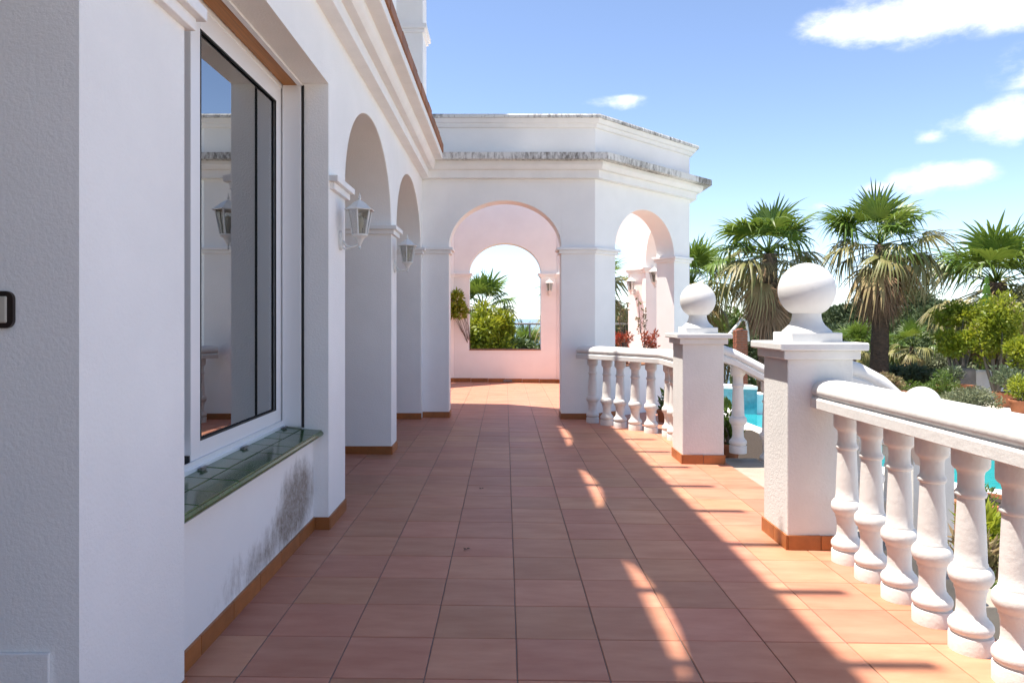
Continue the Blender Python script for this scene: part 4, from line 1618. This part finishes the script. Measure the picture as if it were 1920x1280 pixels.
succulent('red rosetted succulent with tall flower spikes in a pot on the angled parapet', -0.33, 21, 16)
succulent('orange-red succulent leaning from its pot beside the sunlit arch reveal', 0.18, 22, 12, 0.1)

# stone ledge pieces
for k in range(7):
    g = random.Random(500 + k)
    x0 = 2.75 + 0.2 * k
    m = MB()
    m.box((x0, 4.45 + g.uniform(0, .1), DECK_Z - 0.05), (x0 + 0.19, 6.0 + g.uniform(-.1, .1), -0.90 + g.uniform(-.02, .0)))
    m.build('stone', stone_grey, ledge, bevel=0.02, smooth=30)

# ------------------------------------------------------------------ garden things beyond the deck
bp = thing('brick_pillar', 'slim red brick pillar beside the sloping stair rail', 'pillar', tuple(at(1388, 640, 19)[:2]) + (DECK_Z,))
p = at(1388, 640, 19)
course = 0
z = DECK_Z
m = MB()
m.box((p.x - 0.14, p.y - 0.14, DECK_Z), (p.x + 0.14, p.y + 0.14, 0.98))
m.build('core', grout, bp)
m = MB()
m.box((-0.07, -0.15, -0.028), (0.07, 0.15, 0.028))
bk = m.mesh('brick', brickm, bevel=0.004, smooth=30, bseg=1)
while z < 0.93:
    for s in (-1, 1):
        if course % 2:
            put('brick', bk, bp, (p.x + s * 0.0745, p.y, z + 0.033))
        else:
            put('brick', bk, bp, (p.x, p.y + s * 0.0745, z + 0.033), (0, 0, R(90)))
    z += 0.066
    course += 1
m = MB()
m.lathe([(0.15, 0), (0.16, 0.02), (0.13, 0.06), (0.05, 0.09)], 12, (p.x, p.y, 0.93))
m.build('cap', brickm, bp, smooth=40)
wt = thing('garden_wall', 'weathered grey stone and white ledge behind the terracotta trough', 'wall', tuple(at(1840, 720, 20)[:2]) + (DECK_Z,))
p0, p1 = at(1790, 720, 20), at(1940, 720, 20)
boxpart('wall', plaster, wt, (p0.x + 0.5, 19.85, DECK_Z), (p1.x, 20.1, -0.22), 0.02)
boxpart('coping', plaster_smooth, wt, (p0.x + 0.45, 19.8, -0.22), (p1.x, 20.15, -0.15), 0.01)
m = MB()
m.box((p0.x - 0.15, 19.7, DECK_Z), (p0.x + 0.42, 20.0, -0.08))
m.build('stone', stone_grey, wt, bevel=0.06, smooth=40)
fence = thing('metal_railing', 'thin grey metal railing beyond the back opening above the sea', 'railing', (0.5, 17.6, -0.9))
m = MB()
m.tube([(-3, 17.6, 1.145), (4.2, 17.6, 1.145)], 0.022, 8)
m.build('top_rail', metal_grey, fence, smooth=50)
for k in range(5):
    m = MB()
    m.tube([(-2.8 + 1.7 * k, 17.6, -1.0), (-2.8 + 1.7 * k, 17.6, 1.14)], 0.02, 8)
    m.build('post', metal_grey, fence, smooth=50)
# slim white pole leaning behind the far pillar
a, b_ = at(1366, 628, 20), at(1392, 598, 20)
m = MB()
m.tube([a, b_, at(1400, 602, 20), at(1404, 640, 20)], 0.04, 8)
tag(m.build('garden_swing_frame', alum, smooth=50), 'bent white metal pole behind the far pillar', 'pole')

# far houses
def far_house(label, px, py_top, py_bot, Y, wpx, rows, cols, wall, roof=True, seed=1):
    a = at(px, py_bot, Y)
    w = wpx * Y / F
    top = at(px, py_top, Y).z
    gz = min(a.z, terrain_z(a.x, a.y)) - 0.5
    t = thing('villa', label, 'house', (a.x, a.y, gz), 'far houses')
    dpt = w * 0.6
    m = MB()
    m.box((a.x - w / 2, a.y, gz), (a.x + w / 2, a.y + dpt, top))
    m.build('wall', wall, t)
    if roof:
        m = MB()
        x0, x1, y0, y1 = a.x - w / 2 - .4, a.x + w / 2 + .4, a.y - .4, a.y + dpt + .4
        e = (y1 - y0) * 0.16
        m.prism([(x0, y0), (x1, y0), (x1, y1), (x0, y1)], top, top + e, [(x0 + e * 2, (y0 + y1) / 2 - .1), (x1 - e * 2, (y0 + y1) / 2 - .1), (x1 - e * 2, (y0 + y1) / 2 + .1), (x0 + e * 2, (y0 + y1) / 2 + .1)])
        m.build('roof', roof_m, t)
    hh = (top - a.z)
    for r_ in range(rows):
        for c_ in range(cols):
            wx = a.x - w / 2 + w * (c_ + 0.5) / cols
            wz = a.z + hh * (r_ + 0.55) / rows
            ww, wh = w / cols * 0.22, hh / rows * 0.27
            m = MB()
            m.box((wx - ww, a.y - 0.06, wz - wh), (wx + ww, a.y - 0.01, wz + wh))
            m.build('window', far_glass, t)
    return t


far_house('cream apartment block with terracotta roof seen through the angled arch', 1172, 584, 612, 130, 46, 3, 4, far_wall)
far_house('small white villa with dark windows above the brick pillar', 1392, 597, 618, 120, 34, 1, 3, far_white, False)
far_house('pale pink villa glimpsed among the pines right of the bare palm trunk', 1738, 612, 650, 75, 60, 2, 3, far_wall)
far_house('white villa behind the vine in the back opening', 938, 612, 640, 90, 34, 2, 2, far_white, False)

# dry leaves lying on the terrace
for k, (px, py, lab) in enumerate(((874, 1031, 'dark dry leaf lying on the floor tiles under the window bay'), (902, 917, 'small dark dry leaf farther along the floor tiles'))):
    Y = F * H / (py - CY)
    x = (px - CX) * Y / F
    m = MB()
    z = fz(x) + 0.003
    for q in range(3):
        a = 0.5 + q * 1.9
        e = Vector((math.cos(a), math.sin(a), 0)) * 0.026
        s = Vector((-math.sin(a), math.cos(a), 0)) * 0.007
        c = Vector((x, Y, z))
        m.quad(c, c + e * .5 + s + Vector((0, 0, .006)), c + e + Vector((0, 0, .003)), c + e * .5 - s + Vector((0, 0, .004)))
    tag(m.build('dry_leaf', bark), lab, 'leaf')
